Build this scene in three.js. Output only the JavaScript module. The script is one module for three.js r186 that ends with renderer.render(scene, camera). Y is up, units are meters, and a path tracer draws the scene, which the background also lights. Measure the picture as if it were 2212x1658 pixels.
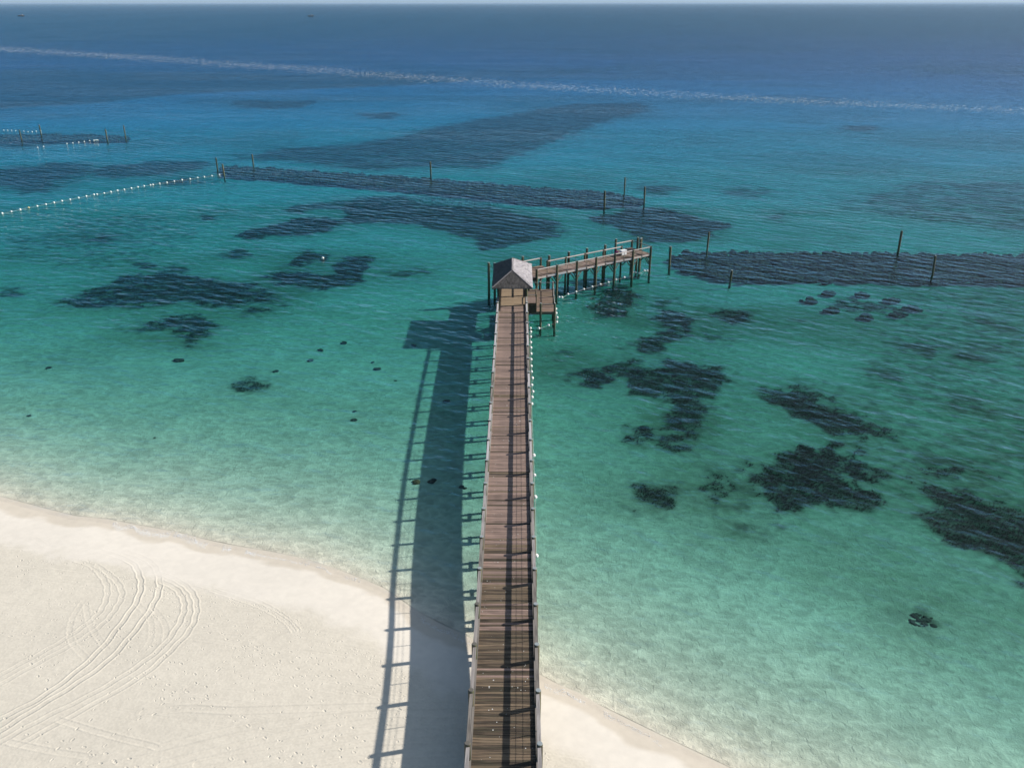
import * as THREE from 'three';
import { mergeGeometries } from 'three/addons/utils/BufferGeometryUtils.js';
import { MarchingCubes } from 'three/addons/objects/MarchingCubes.js';

// ------------------------------------------------------------------ camera, sky, sun, exposure
const scene = new THREE.Scene();
const camera = new THREE.PerspectiveCamera(48.917, 1024 / 767, 0.5, 120000);
camera.rotation.order = 'YXZ';
camera.position.set(0.533, 32.25, 0);
camera.rotation.set(THREE.MathUtils.degToRad(-24.32), THREE.MathUtils.degToRad(0.38), 0);

const SUN = new THREE.Vector3(0.825, 0.525, -0.207).normalize();
const renderer = new THREE.WebGLRenderer({ antialias: true });
renderer.toneMapping = THREE.LinearToneMapping;
renderer.toneMappingExposure = 1.43;
renderer.shadowMap.enabled = true;
{
  const W = 512, H = 256, data = new Float32Array(W * H * 4);
  for (let j = 0; j < H; j++) for (let i = 0; i < W; i++) {
    const up = ((j + 0.5) / H - 0.5) * Math.PI, az = ((i + 0.5) / W - 0.5) * 2 * Math.PI;
    const x = Math.cos(az) * Math.cos(up), y = Math.sin(up), z = Math.sin(az) * Math.cos(up);
    const e = Math.max(0, y), c = x * SUN.x + y * SUN.y + z * SUN.z, k = Math.exp(-e * 130), k2 = Math.exp(-e * 4.5);
    const cp = Math.max(0, c), glow = 0.5 * Math.pow(cp, 14) + 0.58 * cp * cp;
    const o = (j * W + i) * 4;
    data[o] = 0.05 + 0.3 * k + 0.5 * glow;
    data[o + 1] = 0.09 + 0.20 * k2 + 0.09 * k + 0.5 * glow;
    data[o + 2] = 0.16 + 0.41 * k2 - 0.18 * k + 0.48 * glow;
    data[o + 3] = 1;
  }
  const sky = new THREE.DataTexture(data, W, H, THREE.RGBAFormat, THREE.FloatType);
  sky.mapping = THREE.EquirectangularReflectionMapping; sky.magFilter = THREE.LinearFilter; sky.needsUpdate = true;
  scene.background = sky; scene.environment = sky;
}
const sun = new THREE.DirectionalLight(new THREE.Color().setRGB(1, 0.95, 0.86), 4.2);
sun.name = 'sun'; sun.position.copy(SUN).multiplyScalar(300).add(new THREE.Vector3(0, 0, -90));
sun.target.position.set(0, 0, -90); sun.castShadow = true; sun.shadow.radius = 2;
sun.shadow.camera.left = -160; sun.shadow.camera.right = 160; sun.shadow.camera.top = 160; sun.shadow.camera.bottom = -160; sun.shadow.camera.far = 700;
sun.shadow.mapSize.set(4096, 4096);
scene.add(sun, sun.target);

// ------------------------------------------------------------------ helpers
const { clamp, smoothstep, lerp } = THREE.MathUtils;
let seed = 7;
const rnd = () => { seed = (seed + 0x6d2b79f5) | 0; let t = Math.imul(seed ^ (seed >>> 15), 1 | seed); t = (t + Math.imul(t ^ (t >>> 7), 61 | t)) ^ t; return ((t ^ (t >>> 14)) >>> 0) / 4294967296; };
const rr = (a, b) => a + (b - a) * rnd();
const PERM = new Float32Array(65536); for (let i = 0; i < 65536; i++) PERM[i] = rnd();
function vn(x, y, per = 256) {          // value noise, 0..1, wrapping after `per` cells
  const ix = Math.floor(x), iy = Math.floor(y); let fx = x - ix, fy = y - iy;
  fx = fx * fx * (3 - 2 * fx); fy = fy * fy * (3 - 2 * fy);
  let x0, y0, x1, y1;
  if (per === 256) { x0 = ix & 255; y0 = iy & 255; x1 = (ix + 1) & 255; y1 = (iy + 1) & 255; } else { x0 = ((ix % per) + per) % per; y0 = ((iy % per) + per) % per; x1 = (x0 + 1) % per; y1 = (y0 + 1) % per; }
  const a = PERM[y0 * 256 + x0], b = PERM[y0 * 256 + x1], c = PERM[y1 * 256 + x0], d = PERM[y1 * 256 + x1];
  return a + (b - a) * fx + (c - a) * fy + (a - b - c + d) * fx * fy;
}
function fbm(x, y, oct = 4, per = 256) { let s = 0, a = 0.5, t = 0; for (let i = 0; i < oct; i++) { s += a * vn(x + i * 17.3 * (per === 256), y + i * 9.1 * (per === 256), per); t += a; a *= 0.5; x *= 2; y *= 2; per = Math.min(256, per * 2); } return s / t; }
function tex(data, w, h, srgb, wrap = THREE.RepeatWrapping) {
  const t = new THREE.DataTexture(data, w, h, THREE.RGBAFormat, THREE.UnsignedByteType);
  t.magFilter = THREE.LinearFilter; t.minFilter = THREE.LinearMipmapLinearFilter; t.generateMipmaps = true; t.wrapS = t.wrapT = wrap;
  if (srgb) t.colorSpace = THREE.SRGBColorSpace; t.needsUpdate = true; return t;
}
const S = (l) => Math.round(255 * clamp(l <= 0.0031308 ? l * 12.92 : 1.055 * Math.pow(l, 1 / 2.4) - 0.055, 0, 1));
const SLUT = new Uint8Array(4097); for (let i = 0; i <= 4096; i++) SLUT[i] = S(i / 4096);
const sr = (l) => SLUT[l <= 0 ? 0 : l >= 1 ? 4096 : (l * 4096) | 0];
const lin = (r, g, b) => new THREE.Color().setRGB(r, g, b);
const taken = {};
const numbered = (n) => { const k = taken[n] = (taken[n] ?? -1) + 1; return k ? n + '_' + String(k).padStart(3, '0') : n; };
function mesh(name, geo, mat, parent, x = 0, y = 0, z = 0, ry = 0) {
  const m = new THREE.Mesh(geo, mat); m.name = parent === scene ? numbered(name) : name; m.position.set(x, y, z); m.rotation.y = ry;
  m.castShadow = m.receiveShadow = true; parent.add(m); return m;
}
function thing(name, label, category, x = 0, y = 0, z = 0, ry = 0, group) {
  const g = new THREE.Group(); g.name = numbered(name); g.position.set(x, y, z); g.rotation.y = ry; g.userData = { label, category };
  if (group) g.userData.group = group; scene.add(g); return g;
}
function tag(o, label, category, group, kind) { o.userData = { label, category }; if (group) o.userData.group = group; if (kind) o.userData.kind = kind; return o; }
const structure = (o) => { o.userData = { kind: 'structure' }; return o; };
function bx(w, h, d, x = 0, y = 0, z = 0, ry = 0, rz = 0, rx = 0) { const g = new THREE.BoxGeometry(w, h, d); g.applyMatrix4(new THREE.Matrix4().compose(new THREE.Vector3(x, y, z), new THREE.Quaternion().setFromEuler(new THREE.Euler(rx, ry, rz, 'YZX')), new THREE.Vector3(1, 1, 1))); return g; }
function beam(a, b, wide, high) {       // a timber from a to b, its grain along it
  const A = new THREE.Vector3(...a), B = new THREE.Vector3(...b), d = B.clone().sub(A), L = d.length(), g = new THREE.BoxGeometry(L, high, wide);
  const X = d.normalize(), Z = Math.abs(X.y) > 0.999 ? new THREE.Vector3(0, 0, 1) : new THREE.Vector3().crossVectors(X, new THREE.Vector3(0, 1, 0)).normalize(), Y = new THREE.Vector3().crossVectors(Z, X);
  const uv = g.attributes.uv; for (let i = 0; i < uv.count; i++) uv.setX(i, uv.getX(i) * Math.max(1, L / 3));
  g.applyMatrix4(new THREE.Matrix4().makeBasis(X, Y, Z)); g.translate((A.x + B.x) / 2, (A.y + B.y) / 2, (A.z + B.z) / 2); return g;
}
function rod(a, b, r, seg = 6) { const A = new THREE.Vector3(...a), B = new THREE.Vector3(...b), d = B.clone().sub(A), L = d.length(), g = new THREE.CylinderGeometry(r, r, L, seg, 1); g.applyQuaternion(new THREE.Quaternion().setFromUnitVectors(new THREE.Vector3(0, 1, 0), d.normalize())); g.translate((A.x + B.x) / 2, (A.y + B.y) / 2, (A.z + B.z) / 2); return g; }

// ------------------------------------------------------------------ shape of the shore and of the bottom
const SHORE = [-80, -66, -60, -59, -46, -54.4, -36.1, -50.9, -33, -49.7, -30, -48.6, -27.8, -48.3, -25.9, -47.7, -22.5, -46.8, -19.1, -45.5, -16, -44.7, -14.1, -44.2, -11.6, -43.2, -9, -41.8, -7.4, -40.8, -6.3, -39.7, -4.3, -37.9, -2.8, -37, -1.9, -36.5, 1.8, -33.7, 2.7, -33, 3.8, -32.4, 5.4, -31.1, 8, -29.4, 14, -25.5, 24, -19, 60, 0];
function zs(x) {
  if (x <= SHORE[0]) return SHORE[1];
  for (let i = 2; i < SHORE.length; i += 2) if (x <= SHORE[i]) { const t = (x - SHORE[i - 2]) / (SHORE[i] - SHORE[i - 2]); return lerp(SHORE[i - 1], SHORE[i + 1], t); }
  return SHORE[SHORE.length - 1];
}
function ground(x, z) {
  const d = (zs(x) - z) * 0.85;
  if (d > 0) { const q = Math.min(d, 500); return -(1.3 * (1 - Math.exp(-d / 15)) + 0.0010 * q + 0.0003 * Math.min(d, 3000)) - 0.03 * (vn(x * 0.35 + 3, z * 0.35) - 0.5) * Math.min(1, d / 4); }
  const e = -d; return 0.85 * (1 - Math.exp(-e / 7)) + (e > 3 ? 0.05 * (fbm(x * 0.22, z * 0.22, 2) - 0.5) * Math.min(1, (e - 3) / 3) : 0);
}
function sheet(cols, rowsOf, heightOf, uvOf) {     // grid over x columns; rowsOf(x) gives the z of every row
  const pos = [], nor = [], uv = [], idx = [], n = cols.length, m = rowsOf(0).length;
  for (const x of cols) for (const z of rowsOf(x)) {
    const y = heightOf(x, z), e = Math.max(0.3, Math.abs(z) * 0.004); pos.push(x, y, z);
    const v = new THREE.Vector3(heightOf(x - e, z) - heightOf(x + e, z), 2 * e, heightOf(x, z - e) - heightOf(x, z + e)).normalize(); nor.push(v.x, v.y, v.z);
    uv.push(...uvOf(x, z));
  }
  for (let i = 0; i < n - 1; i++) for (let j = 0; j < m - 1; j++) { const a = i * m + j, b = a + m; idx.push(a, a + 1, b, b, a + 1, b + 1); }   // rows run towards -z
  const g = new THREE.BufferGeometry(); g.setAttribute('position', new THREE.Float32BufferAttribute(pos, 3)); g.setAttribute('normal', new THREE.Float32BufferAttribute(nor, 3)); g.setAttribute('uv', new THREE.Float32BufferAttribute(uv, 2));
  g.setIndex(idx);
  const p = g.attributes.position, A = new THREE.Vector3().fromBufferAttribute(p, idx[0]), B = new THREE.Vector3().fromBufferAttribute(p, idx[1]), C = new THREE.Vector3().fromBufferAttribute(p, idx[2]);
  if (B.sub(A).cross(C.sub(A)).y < 0) { for (let i = 0; i < idx.length; i += 3) { const t = idx[i + 1]; idx[i + 1] = idx[i + 2]; idx[i + 2] = t; } g.setIndex(idx); }
  return g;
}
const steps = (a, b, n) => Array.from({ length: n + 1 }, (_, i) => a + (b - a) * i / n);
// ------------------------------------------------------------------ weed beds on the bottom: outlines in metres (x, z, x, z ...)
const WEED = {
g1:[-54.8,-97.4,-53.8,-102.9,-52.4,-107.8,-48.4,-110.5,-42.5,-108.9,-36.9,-105.9,-32.7,-104.0,-30.3,-102.5,-30.1,-99.8,-32.5,-97.1,-35.3,-96.3,-39.7,-98.4,-44.2,-97.5,-49.1,-95.7,-52.4,-95.7],
g2:[-43.1,-88.7,-40.9,-92.5,-36.3,-93.4,-34.7,-90.2,-34.0,-86.6,-33.8,-83.2,-35.3,-84.5,-36.8,-88.0,-39.3,-88.4,-41.2,-87.8],
g3:[-26.3,-73.2,-25.8,-74.2,-24.6,-74.0,-23.7,-73.2,-23.7,-72.5,-25.0,-72.3,-26.0,-72.6],
g4:[-32.9,-109.0,-31.0,-111.2,-27.9,-110.1,-25.4,-109.0,-24.1,-110.1,-24.6,-115.7,-23.2,-119.3,-20.8,-118.7,-20.8,-114.6,-21.2,-111.2,-21.0,-107.0,-22.3,-105.5,-24.4,-104.0,-26.7,-105.0,-29.4,-106.0,-31.4,-108.0],
g5:[-43.2,-129.8,-42.7,-134.2,-39.8,-137.3,-37.2,-142.2,-32.6,-143.1,-29.3,-140.6,-31.2,-132.8,-34.5,-131.3,-39.5,-132.0,-41.0,-128.4],
g6:[-42.1,-119.2,-41.5,-123.0,-39.6,-122.3,-39.5,-117.4],
g6b:[-31.7,-121.1,-29.1,-121.8,-27.5,-117.4,-29.7,-116.8,-30.1,-112.8,-31.0,-113.9],
g7:[-31.5,-154.1,-24.8,-160.2,-17.7,-151.5,-4.3,-150.4,6.9,-140.0,6.9,-132.3,1.4,-128.0,-4.2,-122.6,-5.1,-128.5,-11.4,-135.2,-16.3,-139.2,-21.9,-140.5,-27.2,-139.8],
g9:[10.3,-100.9,12.4,-104.2,14.8,-104.7,15.4,-101.9,14.2,-97.4,12.7,-93.6,10.2,-93.2,9.6,-95.7],
g10:[17.6,-99.2,19.6,-101.0,19.8,-98.7,18.0,-96.6,17.3,-97.4],
g11:[24.0,-94.1,25.4,-95.8,27.0,-95.8,28.0,-94.2,26.9,-91.8,25.2,-91.4,24.1,-92.5],
g12:[38.8,-98.0,41.0,-99.5,43.6,-99.3,45.7,-96.9,43.9,-95.2,41.4,-95.7],
g13:[17.6,-94.1,19.2,-95.3,20.6,-93.7,20.3,-91.0,18.9,-87.3,17.0,-85.2,15.6,-82.5,14.1,-82.5,12.1,-83.8,13.6,-85.8,15.6,-85.8,16.9,-88.0,16.9,-90.9],
g14:[21.3,-88.0,22.6,-89.1,23.0,-87.3,24.8,-86.3,23.8,-85.2,21.7,-86.2],
g15:[6.3,-75.8,7.2,-77.5,8.8,-77.3,8.9,-75.8,7.8,-73.9,6.6,-74.7],
g16:[9.9,-78.7,11.4,-80.0,13.1,-78.8,14.4,-77.6,16.6,-80.0,19.5,-79.1,20.9,-77.3,19.7,-76.5,20.2,-74.8,19.0,-73.2,17.2,-72.6,18.1,-69.6,17.2,-67.2,15.6,-65.4,14.8,-62.5,13.7,-60.3,13.4,-61.3,14.2,-64.1,14.5,-68.6,15.6,-71.6,13.9,-71.6,11.8,-71.6,11.6,-73.7,10.7,-75.8],
g17:[10.4,-63.7,11.3,-65.0,12.0,-64.1,11.6,-62.4,10.6,-62.6],
g18:[23.5,-73.5,24.3,-73.2,25.6,-71.7,27.2,-69.7,28.6,-67.8,30.0,-66.0,31.8,-64.9,30.8,-63.8,29.1,-63.4,28.1,-65.1,26.7,-66.9,25.2,-68.7,24.0,-71.2],
g18b:[27.0,-74.8,29.2,-75.4,30.0,-73.2,31.1,-67.8,30.2,-66.4,28.8,-68.3,26.8,-70.7],
g19:[21.7,-58.6,22.7,-60.2,24.4,-60.9,27.0,-61.7,25.0,-59.8,23.8,-57.9,23.5,-56.2,24.1,-54.8,25.2,-54.5,26.3,-53.8,26.5,-52.6,25.9,-51.8,24.3,-52.0,23.0,-53.2,22.2,-52.9,21.5,-51.6,20.7,-51.8,19.8,-52.5,20.0,-53.8,19.3,-55.1,20.8,-56.1],
g19b:[25.0,-59.8,28.6,-61.0,29.5,-58.3,27.5,-55.2,25.2,-54.5,23.5,-56.2],
g20:[32.6,-57.3,32.6,-55.2,32.7,-53.6,34.1,-53.6,35.5,-53.0,35.8,-51.4,36.9,-49.4,34.0,-42.6,33.5,-45.2,32.4,-46.4,31.2,-47.7,30.6,-49.1,30.3,-50.5,31.8,-51.7,32.1,-53.2],
g21:[9.8,-54.1,10.7,-55.1,11.6,-55.2,12.5,-54.2,11.9,-53.1,11.0,-52.3,10.2,-52.6],
g22:[14.6,-53.8,15.2,-55.1,15.8,-55.9,16.0,-55.4,15.7,-54.6,14.8,-53.6],
s0:[42.0,-84.7,43.4,-85.0,44.2,-83.4,43.1,-82.6],
s1:[36.5,-77.4,37.6,-76.9,38.4,-74.9,37.1,-75.0],
s2:[46.5,-83.0,47.9,-83.0,48.3,-81.8,46.7,-81.4],
s3:[54.4,-92.0,56.2,-92.0,56.7,-90.1,54.7,-89.5],
s4:[50.9,-85.1,52.5,-84.7,54.8,-82.8,51.8,-82.9],
s5:[40.8,-70.9,42.5,-70.4,44.0,-68.5,42.7,-67.9,41.2,-69.0],
s6:[34.2,-58.7,35.5,-59.6,35.8,-58.7,34.4,-58.1],
s7:[9.2,-51.6,9.9,-51.9,10.1,-51.3,9.4,-51.0],
s8:[16.6,-49.3,17.2,-49.6,17.2,-49.0,16.6,-48.6],
s9:[3.9,-82.1,5.4,-83.1,5.8,-81.8,4.8,-81.0],
s10:[33.1,-92.2,34.5,-92.2,33.9,-91.2,32.9,-91.4],
l0:[-65.6,-102.8,-63.0,-101.9,-62.3,-100.0,-63.8,-99.6],
l1:[-54.0,-145.2,-51.6,-144.7,-52.4,-141.8],
l2:[-66.2,-129.3,-63.0,-130.4,-64.0,-127.4],
l3:[-53.1,-114.9,-50.4,-114.6,-50.7,-113.0,-52.2,-112.7],
l4:[-48.1,-113.8,-45.5,-113.8,-45.7,-111.6,-47.3,-112.1],
l5:[-17.0,-111.2,-15.2,-111.8,-15.0,-109.1,-16.4,-108.6],
l6:[-13.4,-112.9,-12.1,-112.4,-12.9,-110.7],
l7:[-31.2,-95.0,-29.9,-95.9,-29.7,-94.2,-30.6,-93.6],
l8:[-29.3,-97.6,-27.5,-97.4,-28.1,-96.3],
l9:[-79.2,-129.5,-77.6,-129.3,-77.3,-127.4],
f25:[-67.3,-203.6,-59.9,-217.4,-47.0,-222.7,-32.2,-237.4,-22.8,-260.9,-2.3,-289.2,22.8,-324.1,47.2,-328.9,43.6,-302.5,26.5,-271.8,10.8,-237.6,0.7,-210.7,-6.6,-191.8,-19.3,-194.7,-31.8,-187.7,-46.6,-199.3],
m0:[-119.2,-187.1,-102.6,-197.1,-97.5,-194.1,-95.2,-177.8,-100.1,-174.3,-109.3,-170.4],
m1:[-92.8,-189.5,-86.7,-197.2,-72.4,-199.2,-72.5,-187.4,-82.8,-183.0,-86.7,-179.4],
m2:[-99.0,-170.5,-95.6,-172.9,-92.8,-165.5,-96.2,-165.9],
m3:[-73.7,-174.9,-67.5,-179.0,-65.4,-173.1,-70.5,-171.6],
m4:[-40.9,-149.0,-36.3,-156.7,-35.8,-150.2,-38.5,-147.6],
m5:[12.5,-142.4,22.2,-150.6,27.0,-149.5,35.3,-138.7,27.9,-128.3,20.8,-128.2,18.2,-137.0],
m6:[26.2,-173.7,32.4,-171.4,28.5,-164.6,25.5,-165.4],
m7:[43.0,-144.6,48.0,-148.2,45.4,-142.0],
m8:[62.1,-160.6,84.2,-175.0,113.5,-176.7,87.8,-132.9,69.7,-142.1,61.2,-150.8],
m9:[-147.0,-234.0,-124.4,-234.2,-120.9,-220.0,-139.9,-222.1],
m10:[41.2,-169.1,47.3,-171.4,51.6,-160.5,44.5,-160.4],
k0:[-307.5,-505.1,-202.2,-478.4,-123.9,-463.2,-85.5,-463.5,-53.7,-479.4,-21.5,-430.0,-64.8,-393.5,-102.4,-380.4,-135.6,-362.3,-156.9,-326.1,-189.4,-305.4],
k1:[-106.2,-334.4,-76.0,-333.0,-77.9,-311.8,-93.5,-308.8],
k2:[-29.5,-489.5,34.7,-507.4,119.8,-611.9,82.0,-526.4,19.4,-449.4],
k3:[-51.8,-293.2,-41.3,-295.8,-40.5,-278.8],
k4:[100.2,-265.5,106.7,-260.5,99.0,-250.8],
k5:[-814.7,-1361.9,-478.2,-1150.4,-269.6,-1271.3,-10.4,-1118.4,-198.4,-932.2,-409.8,-874.8,-496.5,-824.4],
k6:[-87.0,-782.6,118.9,-828.5,282.5,-708.7,61.2,-656.0],
k7:[152.3,-508.2,332.0,-548.2,271.6,-445.5,185.4,-459.3],
r1:[30,-48,40,-46,62,-62,74,-84,74,-104,52,-104,40,-88,33,-72,29,-58],
r2:[-74,-118,-58,-112,-50,-120,-52,-136,-64,-146,-74,-144],
d1:[23.7,-39.8,24,-40.3,24.6,-40.4,25.1,-40.1,25.3,-39.6,24.8,-39.1,24.2,-39.1],
r3:[16,-58,24,-62,28,-58,20,-50,14,-52]
};
const FAINT = { r1: 0.3, r2: 0.3, r3: 0.34, g9: 0.75, g13: 0.8, g16: 0.85, g18b: 0.52, g19b: 0.62,  g14: 0.55, g12: 0.7, m8: 0.5, m9: 0.7, f25: 0.8, g2: 0.75, g1: 0.8, g10: 0.7, g17: 0.9, k0: 0.7, k2: 0.6, k5: 0.28, k6: 0.35, k7: 0.35, s4: 0.6, s5: 0.7, s9: 0.6, s10: 0.5, m10: 0.55, m7: 0.6, l0: 0.9 };
function weedMask(x0, z0, w, d, N, M, blur) {      // soft raster of the outlines over a rectangle
  const c = document.createElement('canvas'); c.width = N; c.height = M; const k = c.getContext('2d'); k.fillStyle = '#000'; k.fillRect(0, 0, N, M); k.globalCompositeOperation = 'lighten';
  for (const [name, p] of Object.entries(WEED)) {
    const v = Math.round(255 * (FAINT[name] ?? 1)); k.fillStyle = `rgb(${v},${v},${v})`; k.beginPath();
    for (let i = 0; i < p.length; i += 2) k.lineTo((p[i] - x0) / w * N, (p[i + 1] - z0) / d * M);
    k.closePath(); k.fill(); k.strokeStyle = k.fillStyle; k.lineJoin = 'round'; k.lineWidth = Math.min(blur, 3) * 1.5 / w * N; k.stroke();
  }
  const im = k.getImageData(0, 0, N, M).data; let a = new Float32Array(N * M), b = new Float32Array(N * M);
  for (let i = 0; i < N * M; i++) a[i] = im[i * 4] / 255;
  for (let pass = 0; pass < 3; pass++) for (const dir of [1, 0]) {
    const len = dir ? N : M, cnt = dir ? M : N, st = dir ? 1 : N, ot = dir ? N : 1, r = Math.max(1, dir ? Math.round(blur / w * N) : Math.round(blur / d * M));
    for (let q = 0; q < cnt; q++) { let s = 0; const o = q * ot; for (let i = -r; i <= r; i++) s += a[o + clamp(i, 0, len - 1) * st]; for (let i = 0; i < len; i++) { b[o + i * st] = s / (2 * r + 1); s += a[o + Math.min(len - 1, i + r + 1) * st] - a[o + Math.max(0, i - r) * st]; } }
    [a, b] = [b, a];
  }
  return (x, z) => { const u = clamp((x - x0) / w * N - 0.5, 0, N - 1.001), v = clamp((z - z0) / d * M - 0.5, 0, M - 1.001), i = u | 0, j = v | 0, fu = u - i, fv = v - j, o = j * N + i; return (a[o] * (1 - fu) + a[o + 1] * fu) * (1 - fv) + (a[o + N] * (1 - fu) + a[o + N + 1] * fu) * fv; };
}
const coverage = (mask, x, z, sc) => {
  const wx = (vn(x / (1.6 * sc), z / (1.6 * sc)) - 0.5) * 1.8 * sc, wz = (vn(x / (1.6 * sc) + 71, z / (1.6 * sc) + 13) - 0.5) * 1.8 * sc, m = mask(x + wx, z + wz);
  if (m < 0.02) return 0;
  const n = fbm(x / (0.9 * sc) + 31, z / (0.9 * sc) + 5, 3);
  return smoothstep(m + (n - 0.5) * 0.95, 0.06, 0.72) * (0.42 + 0.58 * Math.min(1, m * 1.15)) * (0.8 + 0.2 * smoothstep(n, 0.3, 0.6));
};
function bottomTexture(x0, z0, w, d, N, M, mask, halo, sc) {
  const out = new Uint8Array(N * M * 4);
  for (let j = 0; j < M; j++) for (let i = 0; i < N; i++) {
    const x = x0 + (i + 0.5) / N * w, z = z0 + (j + 0.5) / M * d;
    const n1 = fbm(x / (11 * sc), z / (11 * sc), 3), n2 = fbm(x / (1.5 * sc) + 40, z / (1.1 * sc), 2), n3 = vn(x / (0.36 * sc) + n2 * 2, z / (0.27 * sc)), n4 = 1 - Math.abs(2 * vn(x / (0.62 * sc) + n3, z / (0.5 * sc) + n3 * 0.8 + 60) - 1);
    const tone = 0.95 + 0.2 * (n1 - 0.5) + 0.28 * (n2 - 0.5) + 0.24 * (n3 - 0.5) + 0.3 * n4 * n4 * n4, film = 0.42 * smoothstep(fbm(x / (17 * sc) + 90, z / (13 * sc) + 20, 3), 0.46, 0.72) * (0.5 + n2 * 0.9);  // the ridged net term puts refracted sunlight into the sand colour as bright lines
    const off = (zs(x) - z) * 0.85, c = coverage(mask, x, z, sc), g = 0.6 + 0.9 * n3 * n2, f = Math.min(0.8, film * smoothstep(off, 6, 24) + 0.75 * halo(x, z) * (0.35 + 1.1 * n2)), o = (j * N + i) * 4;
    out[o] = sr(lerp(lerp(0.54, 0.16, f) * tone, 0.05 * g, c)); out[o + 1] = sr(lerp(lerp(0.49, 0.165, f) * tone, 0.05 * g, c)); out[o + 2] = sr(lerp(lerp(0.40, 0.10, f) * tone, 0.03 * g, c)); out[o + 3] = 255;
  }
  return tex(out, N, M, true, THREE.ClampToEdgeWrapping);
}
// relief of the sandy bottom: crossing ripples and hummocks, tiling after 16 m
const rippleTex = (() => {
  const N = 1024, out = new Uint8Array(N * N * 4);
  for (let j = 0; j < N; j++) for (let i = 0; i < N; i++) {
    const x = i / N * 40, y = j / N * 40, wx = (fbm(x, y, 2, 40) - 0.5) * 1.6, wy = (fbm(x + 9, y + 4, 2, 40) - 0.5) * 1.6;
    const r1 = vn(x + wx, y + wy, 40), r2 = vn(x * 2 + wx * 2 + 5, y * 3 + wy * 2, 80), r3 = 1 - Math.abs(2 * vn(x * 2 + wx + 11, y * 2 + wy * 2, 80) - 1), h = 0.42 * r1 + 0.26 * r2 + 0.2 * r3 * r3 + 0.12 * vn(x * 6, y * 6, 240);
    out.fill(clamp(Math.round(h * 255), 0, 255), (j * N + i) * 4, (j * N + i) * 4 + 3); out[(j * N + i) * 4 + 3] = 255;
  }
  return tex(out, N, N, false);
})();
function bottomMaterial(map, perX, perZ, depth) { const b = rippleTex.clone(); b.repeat.set(perX, perZ); return new THREE.MeshStandardMaterial({ map, bumpMap: b, bumpScale: depth, roughness: 1 }); }

const maskNear = weedMask(-75, -150, 150, 130, 1024, 1024, 0.75), maskMid = weedMask(-260, -430, 520, 410, 1024, 1024, 2.2), maskFar = weedMask(-2000, -2400, 4000, 2400, 1024, 1024, 12);
const haloNear = weedMask(-75, -150, 150, 130, 512, 512, 2.6), haloMid = weedMask(-260, -430, 520, 410, 512, 512, 6), haloFar = weedMask(-2000, -2400, 4000, 2400, 512, 512, 30);
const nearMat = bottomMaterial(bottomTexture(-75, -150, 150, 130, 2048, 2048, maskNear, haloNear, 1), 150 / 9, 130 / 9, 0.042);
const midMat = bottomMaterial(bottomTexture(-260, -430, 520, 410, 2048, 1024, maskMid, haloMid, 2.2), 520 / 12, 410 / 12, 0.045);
const farMat = new THREE.MeshStandardMaterial({ map: bottomTexture(-2000, -2400, 4000, 2400, 1024, 1024, maskFar, haloFar, 12), roughness: 1 });
{
  const inner = steps(-75, 75, 60), sideL = [-260, -220, -180, -150, -130, -110, -95, -85, -75], sideR = sideL.map((v) => -v).reverse(), farX = [-40000, -14000, -5000, -2000, -900, -450, -260];
  const shoreRows = (x) => steps(0, 1, 26).map((t) => lerp(zs(x) - 0.6, -75, t * t * 0.4 + t * 0.6)), lowRows = steps(-75, -150, 26), midRows = [-150, -160, -172, -186, -202, -220, -242, -268, -300, -340, -385, -430], farRows = [-430, -520, -650, -850, -1200, -1700, -2400, -4000, -8000, -16000, -40000];
  const uvN = (x, z) => [(x + 75) / 150, (z + 150) / 130], uvM = (x, z) => [(x + 260) / 520, (z + 430) / 410], uvF = (x, z) => [(x + 2000) / 4000, (z + 2400) / 2400];
  const nearRows = (x) => [...shoreRows(x), ...lowRows.slice(1)];
  const join = (...g) => mergeGeometries(g);
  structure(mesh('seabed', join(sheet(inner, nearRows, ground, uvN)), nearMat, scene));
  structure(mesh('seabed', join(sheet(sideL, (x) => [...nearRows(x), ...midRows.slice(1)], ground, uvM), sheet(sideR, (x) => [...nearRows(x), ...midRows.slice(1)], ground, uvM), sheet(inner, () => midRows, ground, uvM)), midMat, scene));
  structure(mesh('seabed', join(sheet(farX, (x) => [...nearRows(x), ...midRows.slice(1), ...farRows.slice(1)], ground, uvF), sheet(farX.map((v) => -v).reverse(), (x) => [...nearRows(x), ...midRows.slice(1), ...farRows.slice(1)], ground, uvF), sheet([...sideL, ...inner.slice(1, -1), ...sideR], () => farRows, ground, uvF)), farMat, scene));
}

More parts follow.
